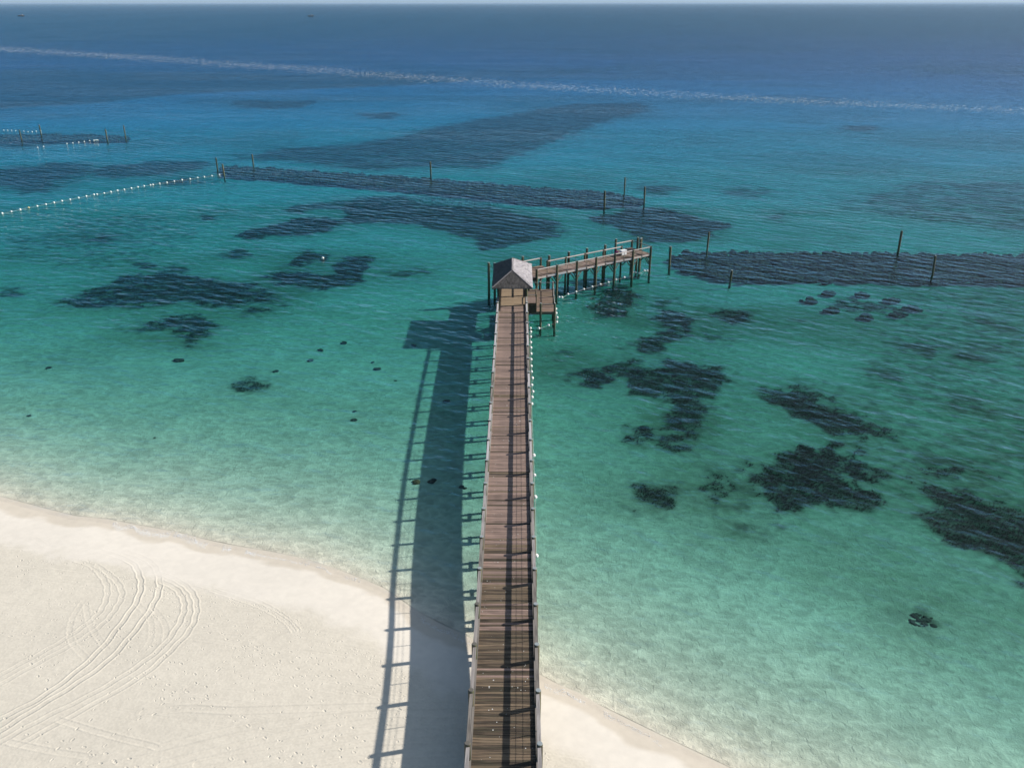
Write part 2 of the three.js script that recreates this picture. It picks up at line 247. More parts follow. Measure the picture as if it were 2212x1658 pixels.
// ------------------------------------------------------------------ the water: a clear body that swallows red light with depth, and its rippled surface
{
  const ax = [-40000, -20000, -9000, -4000, -1800, -900, -450, -250, -150, -100, -70, -50, -35, -22, -11, 0, 11, 22, 35, 50, 70, 100, 150, 250, 450, 900, 1800, 4000, 9000, 20000, 40000];
  const az = [120, 60, 30, 15, 0, -10, -20, -30, -40, -50, -60, -75, -90, -105, -120, -140, -165, -200, -250, -330, -450, -650, -1000, -1700, -3000, -6000, -12000, -22000, -40000];
  const flat = (y) => sheet(ax, () => az, () => y, (x, z) => [x, z]);
  // closed bodies of water side by side, greener with silt by the beach and clear blue on the open bank
  const edges = [120, -70, -95, -120, -150, -190, -250, -340, -480, -800, -40000], inshore = [0.575, 0.81, 0.795], offshore = [0.66, 0.905, 0.956];
  for (let q = 0; q < edges.length - 1; q++) {
    const z0 = edges[q] - (q ? 0.01 : 0), z1 = edges[q + 1] + 0.01, zz = [z0, ...az.filter((z) => z < z0 - 1 && z > z1 + 1), z1], top = sheet(ax, () => zz, () => -0.02, (x, z) => [x, z]), under = sheet(ax, () => zz, () => -16, (x, z) => [x, z]);
    { const ix = under.index.array; for (let i = 0; i < ix.length; i += 3) { const t = ix[i + 1]; ix[i + 1] = ix[i + 2]; ix[i + 2] = t; } const n = under.attributes.normal; for (let i = 0; i < n.count; i++) n.setXYZ(i, 0, -1, 0); }
    const skirt = new THREE.BufferGeometry(), ring = [...ax.map((x) => [x, z0]), ...zz.slice(1).map((z) => [40000, z]), ...ax.slice(0, -1).reverse().map((x) => [x, z1]), ...zz.slice(0, -1).reverse().map((z) => [-40000, z])], sp = [], si = [], sn = [];
    ring.forEach(([x, z]) => { sp.push(x, -0.02, z, x, -16, z); sn.push(0, 0, 1, 0, 0, 1); });
    for (let i = 0; i < ring.length - 1; i++) { const k = i * 2; si.push(k, k + 1, k + 2, k + 2, k + 1, k + 3); }
    skirt.setAttribute('position', new THREE.Float32BufferAttribute(sp, 3)); skirt.setAttribute('normal', new THREE.Float32BufferAttribute(sn, 3)); skirt.setAttribute('uv', new THREE.Float32BufferAttribute(new Float32Array(ring.length * 4), 2)); skirt.setIndex(si);
    const t = q / (edges.length - 2), e = smoothstep(t, -0.1, 0.75), clear = new THREE.MeshPhysicalMaterial({ color: 0xffffff, roughness: 1, specularIntensity: 0, transparent: true, opacity: 0, thickness: 1, attenuationColor: lin(...inshore.map((v, i) => lerp(v, offshore[i], e))), attenuationDistance: 1 });
    structure(mesh('sea_water', mergeGeometries([top, under, skirt]), clear, scene));
  }

  // ripples: many short waves, mostly running shorewards, tiling after 36 m
  const N = 1024, L = 36, hx = new Float32Array(N * N), hz = new Float32Array(N * N), waves = [];
  for (let i = 0; i < 90; i++) {
    const wl = 0.3 * Math.pow(8, rnd()), dir = Math.PI * 0.5 + 0.62 + (rnd() + rnd() + rnd() - 1.5) * 0.95, k = L / wl, a = Math.round(k * Math.cos(dir)), b = Math.round(k * Math.sin(dir));
    if (a || b) waves.push([a, b, rnd() * 6.283, 0.105 * Math.sqrt(2 / 90) * Math.pow(wl / 1.2, 0.15)]);
  }
  const CT = new Float32Array(N), STb = new Float32Array(N); for (let i = 0; i < N; i++) { CT[i] = Math.cos(i / N * 6.2831853); STb[i] = Math.sin(i / N * 6.2831853); }
  for (const [a, b, ph, s] of waves) { const m = Math.hypot(a, b), dx = s * a / m, dz = s * b / m, cp = Math.cos(ph), sp2 = Math.sin(ph); for (let j = 0; j < N; j++) for (let i = 0; i < N; i++) { const q = (((a * i + b * j) % N) + N) % N, c = CT[q] * cp - STb[q] * sp2; hx[j * N + i] += dx * c; hz[j * N + i] += dz * c; } }
  const nd = new Uint8Array(N * N * 4);
  for (let i = 0; i < N * N; i++) { const nx = -hx[i] * 1.35, nz = -hz[i] * 1.35, l = Math.hypot(nx, nz, 1); nd[i * 4] = Math.round((nx / l * 0.5 + 0.5) * 255); nd[i * 4 + 1] = Math.round((nz / l * 0.5 + 0.5) * 255); nd[i * 4 + 2] = Math.round((1 / l * 0.5 + 0.5) * 255); nd[i * 4 + 3] = 255; }
  const nm = tex(nd, N, N, false); nm.repeat.set(1 / L, 1 / L);
  const M = 512, rd = new Uint8Array(M * M * 4);
  for (let j = 0; j < M; j++) for (let i = 0; i < M; i++) { const v = clamp(fbm(i / M * 8, j / M * 24, 4, 8), 0, 1), q = Math.round(255 * lerp(0.45, 1, smoothstep(v, 0.3, 0.7))); rd.fill(q, (j * M + i) * 4, (j * M + i) * 4 + 3); rd[(j * M + i) * 4 + 3] = 255; }
  const rm = tex(rd, M, M, false); rm.repeat.set(1 / 430, 1 / 430);
  const sw = new Uint8Array(N * N * 4);      // longer wind waves, tiling after 240 m
  for (let j = 0; j < N; j++) for (let i = 0; i < N; i++) { const u = i / N, v = j / N, x = u * 32 + v * 16, y = v * 64 - u * 32, h = 0.5 * vn(x, y, 16) + 0.3 * vn(x * 2 + 3, y * 2, 32) + 0.2 * vn(x * 4, y * 4 + 7, 64); sw.fill(Math.round(h * 255), (j * N + i) * 4, (j * N + i) * 4 + 3); sw[(j * N + i) * 4 + 3] = 255; }
  const sm = tex(sw, N, N, false); sm.repeat.set(1 / 240, 1 / 240);
  const surf = new THREE.MeshPhysicalMaterial({ color: 0xffffff, transmission: 1, thickness: 0, ior: 1.33, roughness: 0.16, roughnessMap: rm, normalMap: nm, normalScale: new THREE.Vector2(1, 1), bumpMap: sm, bumpScale: 0.42, specularIntensity: 0.6, attenuationColor: lin(1, 1, 1) });
  structure(mesh('sea_surface', flat(0), surf, scene));
}
// ------------------------------------------------------------------ the beach
const TRACKS = {
t1:[-24.4,-30.3,-23.3,-31.5,-22.4,-33.2,-21.8,-35.2,-21.6,-37.4,-21.6,-39.4,-22.0,-41.0,-22.6,-42.1,-23.4,-43.2,-24.8,-44.1,-26.2,-44.7],
t1b:[-24.0,-29.5,-23.0,-31.0,-21.9,-32.6,-21.0,-34.4,-20.6,-36.6,-20.5,-38.8,-20.7,-40.4,-21.2,-41.7,-22.0,-43.0,-23.0,-43.9,-24.4,-44.6],
t2:[-26.1,-33.2,-24.7,-35.1,-23.8,-36.6,-23.3,-38.1,-23.4,-39.4,-23.9,-40.7,-24.8,-41.9,-26.0,-43.0,-27.1,-43.5],
t2b:[-25.7,-32.6,-24.3,-34.5,-23.2,-36.0,-22.6,-37.4,-22.5,-38.7,-22.7,-40.0,-23.5,-41.2,-24.6,-42.2,-25.6,-43.0],
t3:[-23.6,-28.9,-22.3,-30.4,-20.8,-31.9,-19.4,-33.8,-18.6,-35.5,-18.4,-37.4,-18.6,-38.8,-19.0,-39.7,-19.8,-40.7,-20.9,-41.4],
t3b:[-22.7,-28.7,-20.8,-30.8,-18.7,-33.4,-18.0,-35.2,-17.6,-37.0,-17.8,-38.5,-18.4,-39.9,-19.2,-40.9,-20.4,-41.8,-21.5,-42.3],
l1:[-24.7,-39.4,-24.5,-37.6,-23.7,-35.9,-22.2,-34.5],
l2:[-24.5,-39.2,-23.4,-37.4,-22.1,-35.9,-21.4,-35.2],
l3:[-21.5,-39.2,-20.3,-38.0,-19.7,-36.9,-19.4,-35.8,-19.5,-35.1],
l4:[-20.5,-38.9,-19.4,-37.7,-18.9,-36.9,-18.6,-35.9],
b1:[-17.7,-30.8,-16.0,-31.1,-13.4,-31.0,-11.6,-31.1,-6.8,-31.4,-2.9,-31.7],
b2:[-18.9,-27.8,-16.0,-28.6,-12.2,-29.9,-6.7,-30.9,-2.4,-31.2],
b3:[-15.6,-27.6,-11.9,-28.9,-6.6,-30.4,-2.4,-30.6],
b4:[-14.0,-27.7,-10.2,-28.6,-6.4,-29.5,-2.3,-30.0],
b5:[-13.0,-27.3,-6.3,-28.7,-2.3,-29.0],
b6:[-11.3,-26.9,-6.2,-27.9,-2.2,-28.2],
e1:[-32.6,-44.8,-30.3,-44.8,-27.9,-45.6],
e2:[-33.5,-46.4,-31.7,-46.4,-29.5,-45.0,-27.2,-45.2],
m1:[-18.7,-41.2,-15.0,-39.8,-12.8,-38.3,-11.6,-37.0],
m2:[-17.7,-40.7,-14.3,-39.1,-12.4,-37.7,-11.8,-36.9],
w1:[-21.6,-30.3,-18.8,-29.4,-16.2,-28.7],
w2:[-23.2,-28.9,-20.9,-28.4,-19.0,-28.1]
};
{
  const X0 = -42, Z0 = -62, W = 58, D = 46, N = 2048, M = 1624, ppm = N / W;       // one texture over the sand in view
  const cv = document.createElement('canvas'); cv.width = N; cv.height = M; const k = cv.getContext('2d');
  k.fillStyle = 'rgb(128,128,128)'; k.fillRect(0, 0, N, M); k.lineCap = 'round'; k.lineJoin = 'round';
  const P = (x, z) => [(x - X0) / W * N, (z - Z0) / D * M];
  const path = (p, off = 0) => { const c = new THREE.CatmullRomCurve3(Array.from({ length: p.length / 2 }, (_, i) => new THREE.Vector3(p[i * 2], 0, p[i * 2 + 1]))); k.beginPath(); const n = 90; for (let i = 0; i <= n; i++) { const q = c.getPoint(i / n), t = c.getTangent(i / n); k.lineTo(...P(q.x - t.z * off + 0.03 * Math.sin(i * 0.9), q.z + t.x * off)); } };
  const stroke = (p, off, w, v, a) => { path(p, off); k.lineWidth = w * ppm; k.strokeStyle = `rgba(${v},${v},${v},${a})`; k.stroke(); };
  // raking lines
  for (let i = 0; i < 420; i++) { const x = rr(-42, 0), z = rr(-44, -18), l = rr(3, 12), sl = 0.17 + rr(-0.03, 0.03); k.beginPath(); k.moveTo(...P(x, z)); k.lineTo(...P(x + l, z + l * sl)); k.lineWidth = rr(0.04, 0.12) * ppm; const v = rnd() < 0.5 ? 100 : 160; k.strokeStyle = `rgba(${v},${v},${v},${rr(0.15, 0.5)})`; k.stroke(); }
  for (const [n, p] of Object.entries(TRACKS)) {
    const deep = /^t1/.test(n) ? 0.9 : /^t3/.test(n) ? 0.6 : /^t/.test(n) ? 0.4 : /^b/.test(n) ? 0.8 : /^l/.test(n) ? 0.2 : 0.4, w = /^b/.test(n) ? 0.34 : 0.24;
    stroke(p, 0, w * 2.1, 160, 0.5 * deep); stroke(p, -w * 0.75, w * 0.3, 225, 0.75 * deep); stroke(p, w * 0.75, w * 0.3, 225, 0.75 * deep); stroke(p, 0, w * 0.9, 62, 0.75 * deep);
    if (/^[tw]/.test(n)) { path(p); k.setLineDash([0.07 * ppm, 0.09 * ppm]); k.lineWidth = w * 0.7 * ppm; k.strokeStyle = `rgba(120,120,120,${0.5 * deep})`; k.stroke(); k.setLineDash([]); }
  }
  const step = (x, z, a, s = 1) => { const [u, v] = P(x, z); k.save(); k.translate(u, v); k.rotate(a); k.fillStyle = 'rgba(180,180,180,.5)'; k.beginPath(); k.ellipse(0.02 * ppm, 0.02 * ppm, 0.19 * s * ppm, 0.12 * s * ppm, 0, 0, 6.3); k.fill(); k.fillStyle = 'rgba(55,55,55,.85)'; k.beginPath(); k.ellipse(0, 0, 0.13 * s * ppm, 0.065 * s * ppm, 0, 0, 6.3); k.fill(); k.restore(); };
  for (let t = 0; t < 32; t++) {       // lines of footprints
    let x = rr(-34, 4), z = zs(x) + rr(5, 18), a = rnd() < 0.6 ? 0.42 + rr(-0.25, 0.25) : rr(0, 6.28), n = 6 + (rnd() * 26 | 0);
    for (let i = 0; i < n; i++) { x += Math.cos(a) * 0.62; z += Math.sin(a) * 0.62; a += rr(-0.09, 0.09); const sd = i % 2 ? 0.13 : -0.13; if (z - zs(x) > 4.2) step(x - Math.sin(a) * sd, z + Math.cos(a) * sd, a, rr(0.5, 0.85)); }
  }
  for (let i = 0; i < 1300; i++) { const x = rr(-30, 10), f = rnd(), z = zs(x) + 4.6 + f * f * 9 + 2.2 * (vn(x * 0.3, 5) - 0.5); step(x, z, rr(0, 6.28), rr(0.2, 0.55)); }
  const im = k.getImageData(0, 0, N, M).data, hgt = new Uint8Array(N * M * 4), col = new Uint8Array(N * M * 4);
  for (let j = 0; j < M; j++) for (let i = 0; i < N; i++) {
    const x = X0 + (i + 0.5) / N * W, z = Z0 + (j + 0.5) / M * D, e = (z - zs(x)) * 0.85 + 0.7 * (fbm(x * 0.35, z * 0.35, 2) - 0.5), o = (j * N + i) * 4;
    const dry = smoothstep(e + 1.4 * (fbm(x * 0.8 + 7, z * 0.8, 3) - 0.5), 3.2, 4.3), wet = 1 - smoothstep(e + 0.8 * (fbm(x * 0.5 + 3, z * 0.9, 3) - 0.5), 0.5, 0.95), rough = 0.15 + 0.85 * dry;
    const fine = vn(x * 11, z * 11), f2 = fbm(x * 3, z * 3, 3), lump = smoothstep(fbm(x * 0.5 + 20, z * 0.5, 2), 0.5, 0.7);
    const h = 128 + (im[o] - 128) * (0.12 + 0.88 * dry) + ((fine - 0.5) * 16 + (f2 - 0.5) * 24 * (0.35 + lump)) * rough;
    hgt.fill(clamp(Math.round(h), 0, 255), o, o + 3); hgt[o + 3] = 255;
    const tone = (1 + 0.10 * (fine - 0.5) * rough + 0.12 * (f2 - 0.5) + 0.10 * (fbm(x * 0.15, z * 0.3, 3) - 0.5)), w2 = 1 - 0.17 * wet;
    const r = lerp(0.71, 0.625, dry), g = lerp(0.645, 0.565, dry), b = lerp(0.565, 0.475, dry);
    col[o] = sr(r * tone * w2); col[o + 1] = sr(g * tone * w2 * (1 - 0.03 * wet)); col[o + 2] = sr(b * tone * w2 * (1 - 0.08 * wet)); col[o + 3] = 255;
  }
  const sand = new THREE.MeshStandardMaterial({ map: tex(col, N, M, true, THREE.MirroredRepeatWrapping), bumpMap: tex(hgt, N, M, false, THREE.MirroredRepeatWrapping), bumpScale: 0.062, roughness: 0.95 });
  const cols = [-40000, -9000, -2000, -600, -250, -150, -100, ...steps(-80, 60, 112), 100, 160, 300, 800, 2500, 9000, 40000];
  structure(mesh('beach', sheet(cols, (x) => [500, 250, 120, 70, 45, ...steps(0, 1, 60).map((t) => lerp(Math.max(zs(x) + 32, 20), zs(x) - 0.5, 1 - (1 - t) * (1 - t))), zs(x) - 0.9, zs(x) - 2.4], (x, z) => ground(x, z) - 0.05 * smoothstep(zs(x) - z, 0.5, 0.9), (x, z) => [(x - X0) / W, (z - Z0) / D]), sand, scene));

  // foam where the last ripples run out
  const blob = new THREE.IcosahedronGeometry(1, 1), spots = [];
  const foamOn = [[-26.9, -16.2, 1], [-16.2, -9, 0.25], [-5, -1.5, 0.3], [1.9, 5.6, 0.5], [5.6, 9, 0.3]];
  for (const [a, b, q] of foamOn) for (let i = 0, n = (b - a) * 300 * q; i < n; i++) { const x = rr(a, b), c = (vn(x * 1.3, 3) - 0.5) * 0.5, dz = c + (rnd() + rnd() - 1) * 0.5 * (0.3 + q * vn(x * 2.1, 9)); if (vn(x * 1.7 + 5, 11) > 0.25) spots.push([x, zs(x) + dz]); }
  const foam = new THREE.InstancedMesh(blob, new THREE.MeshStandardMaterial({ color: lin(0.8, 0.8, 0.8), roughness: 0.7 }), spots.length), m4 = new THREE.Matrix4();
  spots.forEach(([x, z], i) => { const r = rr(0.005, 0.019); m4.makeScale(r * rr(0.8, 1.6), r * 0.45, r).setPosition(x, Math.max(0.006, ground(x, z)) + 0.004, z); foam.setMatrixAt(i, m4); });
  foam.name = 'shore_foam'; foam.castShadow = foam.receiveShadow = true; foam.userData = { label: 'thin white line of foam where the water meets the sand', category: 'foam', kind: 'stuff' }; scene.add(foam);
}
// ------------------------------------------------------------------ timber
function woodTex(seedX, r, g, b, dark, streak, mossy = 0) {       // grain along u
  const N = 512, M = 64, out = new Uint8Array(N * M * 4);
  for (let j = 0; j < M; j++) for (let i = 0; i < N; i++) {
    const x = i / N, y = j / M, gr = fbm(x * 5 + seedX * 13, y * 26 + seedX * 7, 3), g2 = vn(x * 60 + seedX, y * 50), st = smoothstep(fbm(x * 3 + seedX * 5, y * 3 + seedX * 3, 3), 0.45, 0.7), ms = mossy * smoothstep(fbm(x * 6 + 50 + seedX, y * 4, 3), 0.4, 0.65);
    const edge = Math.min(y, 1 - y) < 0.05 ? 0.8 : 1, crack = vn(x * 9 + seedX * 3, y * 40 + seedX) < 0.09 ? 0.6 : 1;
    const t = (1 + streak * (gr - 0.5) * 2 + 0.2 * (g2 - 0.5)) * lerp(1, dark, st) * edge * crack, o = (j * N + i) * 4;
    out[o] = sr(lerp(r, 0.07, ms) * t); out[o + 1] = sr(lerp(g, 0.085, ms) * t); out[o + 2] = sr(lerp(b, 0.035, ms) * t); out[o + 3] = 255;
  }
  return tex(out, N, M, true);
}
const wood = (t, bump = 0.004) => new THREE.MeshStandardMaterial({ map: t, bumpMap: t, bumpScale: bump, roughness: 0.9 });
const pale = [], dull = [], worn = [];
for (let i = 0; i < 6; i++) { const k = 0.8 + 0.09 * i; pale.push(wood(woodTex(i + 1, 0.25 * k, 0.172 * k, 0.142 * k, 0.6, 0.42))); }
for (let i = 0; i < 6; i++) { const k = 0.52 + 0.14 * i; worn.push(wood(woodTex(i + 11, 0.155 * k, 0.108 * k, 0.072 * k, 0.38, 0.6, 0.12))); }
for (let i = 0; i < 5; i++) { const k = 0.55 + 0.15 * i; dull.push(wood(woodTex(i + 21, 0.088 * k, 0.062 * k, 0.042 * k, 0.45, 0.6, 0.2))); }
const silver = [wood(woodTex(31, 0.33, 0.30, 0.29, 0.7, 0.3)), wood(woodTex(32, 0.28, 0.25, 0.235, 0.6, 0.35)), wood(woodTex(33, 0.21, 0.185, 0.165, 0.55, 0.4))];
const rose = [wood(woodTex(35, 0.6, 0.5, 0.46, 0.9, 0.15)), wood(woodTex(36, 0.54, 0.45, 0.41, 0.88, 0.18))], bleached = [wood(woodTex(37, 0.46, 0.43, 0.44, 0.8, 0.2)), wood(woodTex(38, 0.4, 0.36, 0.36, 0.75, 0.25))];
const tan = []; for (let i = 0; i < 4; i++) { const k = 0.86 + 0.09 * i; tan.push(wood(woodTex(i + 41, 0.32 * k, 0.23 * k, 0.15 * k, 0.75, 0.3))); }
const russet = []; for (let i = 0; i < 4; i++) { const k = 0.75 + 0.15 * i; russet.push(wood(woodTex(i + 51, 0.25 * k, 0.165 * k, 0.115 * k, 0.55, 0.45))); }
const pileT = woodTex(61, 0.13, 0.115, 0.072, 0.55, 0.5, 0.7); pileT.rotation = Math.PI / 2; const pileMat = wood(pileT, 0.008);
const beamMat = wood(woodTex(62, 0.16, 0.13, 0.095, 0.5, 0.4, 0.3)), capMat = new THREE.MeshStandardMaterial({ color: lin(0.27, 0.30, 0.31), roughness: 0.85 }), darkCapMat = new THREE.MeshStandardMaterial({ color: lin(0.12, 0.11, 0.095), roughness: 0.9 });
const wireMat = new THREE.MeshStandardMaterial({ color: lin(0.3, 0.3, 0.3), metalness: 0.7, roughness: 0.45 }), pipeMat = new THREE.MeshStandardMaterial({ color: lin(0.22, 0.21, 0.19), metalness: 0.4, roughness: 0.6 });
function pileGeo(top, bottom, r = 0.135) {      // round pile, slightly tapered and uneven, its top edge worn
  const pts = [[0.001, top], [r * 0.86, top], [r, top - 0.035]], n = 6; for (let i = 1; i <= n; i++) pts.push([r * (1 + 0.04 * Math.sin(i * 2.1)), lerp(top - 0.035, bottom, i / n)]); pts.push([0.001, bottom]);
  return new THREE.LatheGeometry(pts.reverse().map((p) => new THREE.Vector2(...p)), 14);
}
function pile(parent, x, z, geo, top, cap = capMat, r = 0.135, name = 'post') {
  const p = mesh(name, geo, pileMat, parent, x, 0, z, rr(0, 6)); mesh('post_top', capGeo(r), cap, p, 0, top + 0.011, 0); return p;
}
const capCache = {}; const capGeo = (r) => capCache[r] ??= new THREE.CylinderGeometry(r * 0.84, r * 0.9, 0.026, 14);
const pick = (a) => a[rnd() * a.length | 0];

// ------------------------------------------------------------------ the long walkway
const BAY = 3.05, PX = 1.54, stringer = new THREE.BoxGeometry(3.05, 0.25, 0.075);
{
  const g = thing('pier', 'long straight timber pier with post-and-wire railings running out over the water', 'pier', 0, 0, -26.4);
  const z0 = 12.2, z1 = -57.95, plankGeo = new THREE.BoxGeometry(2.98, 0.045, 0.1435), rest = { far: [], back: [] };
  let shown = 0;
  for (let z = z0, i = 0; z > z1 - 1.9; z -= 0.1525, i++) {
    const wz = -z + 4 * (fbm(z * 0.12, 3, 2) - 0.5);       // towards the land the boards carry more grime and algae
    const d = smoothstep(wz, -1, 22), f = rnd() * (d < 0.4 ? 0.9 : 1), set = f < 0.62 * (1 - d) + 0.04 ? (rnd() < 0.55 ? dull : worn) : f < 0.62 + 0.3 * (1 - d) ? (d > 0.75 && rnd() < 0.8 ? pale : worn) : pale, mat = pick(set);
    const y = 2.4775 + rr(-0.005, 0.004), x = rr(-0.02, 0.02);
    if (z < 2.4 && shown < 298) { const m = mesh('plank', plankGeo, mat, g, x, y, z); if (rnd() < 0.5) m.rotation.y = Math.PI; m.rotation.z = rr(-0.002, 0.002); shown++; }
    else (rest[z > 2.4 ? 'back' : 'far']).push([plankGeo.clone().translate(x, y, z), mat]);
  }
  for (const key of ['far', 'back']) {      // the remaining boards, grouped by how they look, joined
    const by = new Map(); for (const [q, m] of rest[key]) { if (!by.has(m)) by.set(m, []); by.get(m).push(q); }
    const mats = [...by.keys()]; const geo = mergeGeometries(mats.map((m) => mergeGeometries(by.get(m))), true);
    const o = mesh('planks', geo, mats, g); o.userData = { kind: 'stuff' };
  }
  const pg = pileGeo(3.55, -2.4), rail = new THREE.BoxGeometry(2.8, 0.045, 0.17), under = new THREE.BoxGeometry(2.8, 0.13, 0.04), kerb = new THREE.BoxGeometry(3.0, 0.15, 0.1), stan = new THREE.CylinderGeometry(0.021, 0.021, 0.98, 8);
  const capBeam = bx(3.0, 0.24, 0.09), brace = beam([-1.45, 0.15, 0], [1.45, 2.0, 0], 0.05, 0.16), brace2 = beam([1.45, 0.15, 0.12], [-1.45, 2.0, 0.12], 0.05, 0.16);
  for (let k = -4; k <= 19; k++) {
    const z = -BAY * k;
    for (const s of [-1, 1]) {
      const near = k < 5 && s < 0; pile(g, s * PX, z, pg, 3.55, near && k < 4 ? darkCapMat : capMat);
      if (k < 19) {
        const zc = z - BAY / 2; const m = mesh('handrail', rail, k > 7 && rnd() < 0.75 ? pick(bleached) : pick(silver), g, s * (PX - 0.02), 3.44, zc, Math.PI / 2); m.rotation.z = rr(-0.004, 0.004);
        mesh('rail_board', under, pick(silver), g, s * (PX - 0.06), 3.35, zc, Math.PI / 2);
        mesh('kerb', kerb, k < 6 ? silver[2] : pick(silver), g, s * (PX - 0.09), 2.575, zc, Math.PI / 2);
        mesh('stanchion', stan, pipeMat, g, s * (PX - 0.04), 2.93, zc);
      }
    }
    for (const dz of [-0.13, 0.13]) mesh('cap_beam', capBeam, beamMat, g, 0, 2.08, z + dz);
    if (k % 2 === 0 || k > 4) { mesh('brace', brace, beamMat, g, 0, 0, z - 0.2); mesh('brace', brace2, beamMat, g, 0, 0, z + 0.1); }
    if (k < 19) for (const x of [-1.2, -0.4, 0.4, 1.2]) mesh('stringer', stringer, beamMat, g, x, 2.327, z - BAY / 2, Math.PI / 2);
  }
  for (const s of [-1, 1]) for (const y of [2.92, 3.12]) mesh('wire', rod([s * (PX - 0.05), y, 4 * BAY], [s * (PX - 0.05), y, -19 * BAY], 0.008, 5), wireMat, g);
  // gull droppings and pale specks: small lichen discs on the boards
  const speck = new THREE.CircleGeometry(1, 7).rotateX(-Math.PI / 2), n = 170, im = new THREE.InstancedMesh(speck, new THREE.MeshStandardMaterial({ color: lin(0.6, 0.58, 0.55), roughness: 1 }), n), m4 = new THREE.Matrix4();
  for (let i = 0; i < n; i++) { const r = rr(0.008, 0.03) * (rnd() < 0.1 ? 1.7 : 1); m4.makeScale(r, 1, r * rr(0.6, 1.3)).setPosition(rr(-1.35, 1.35), 2.5085, rr(0, -40)); im.setMatrixAt(i, m4); }
  im.name = 'droppings'; im.userData = { kind: 'stuff' }; im.receiveShadow = true; g.add(im);
}

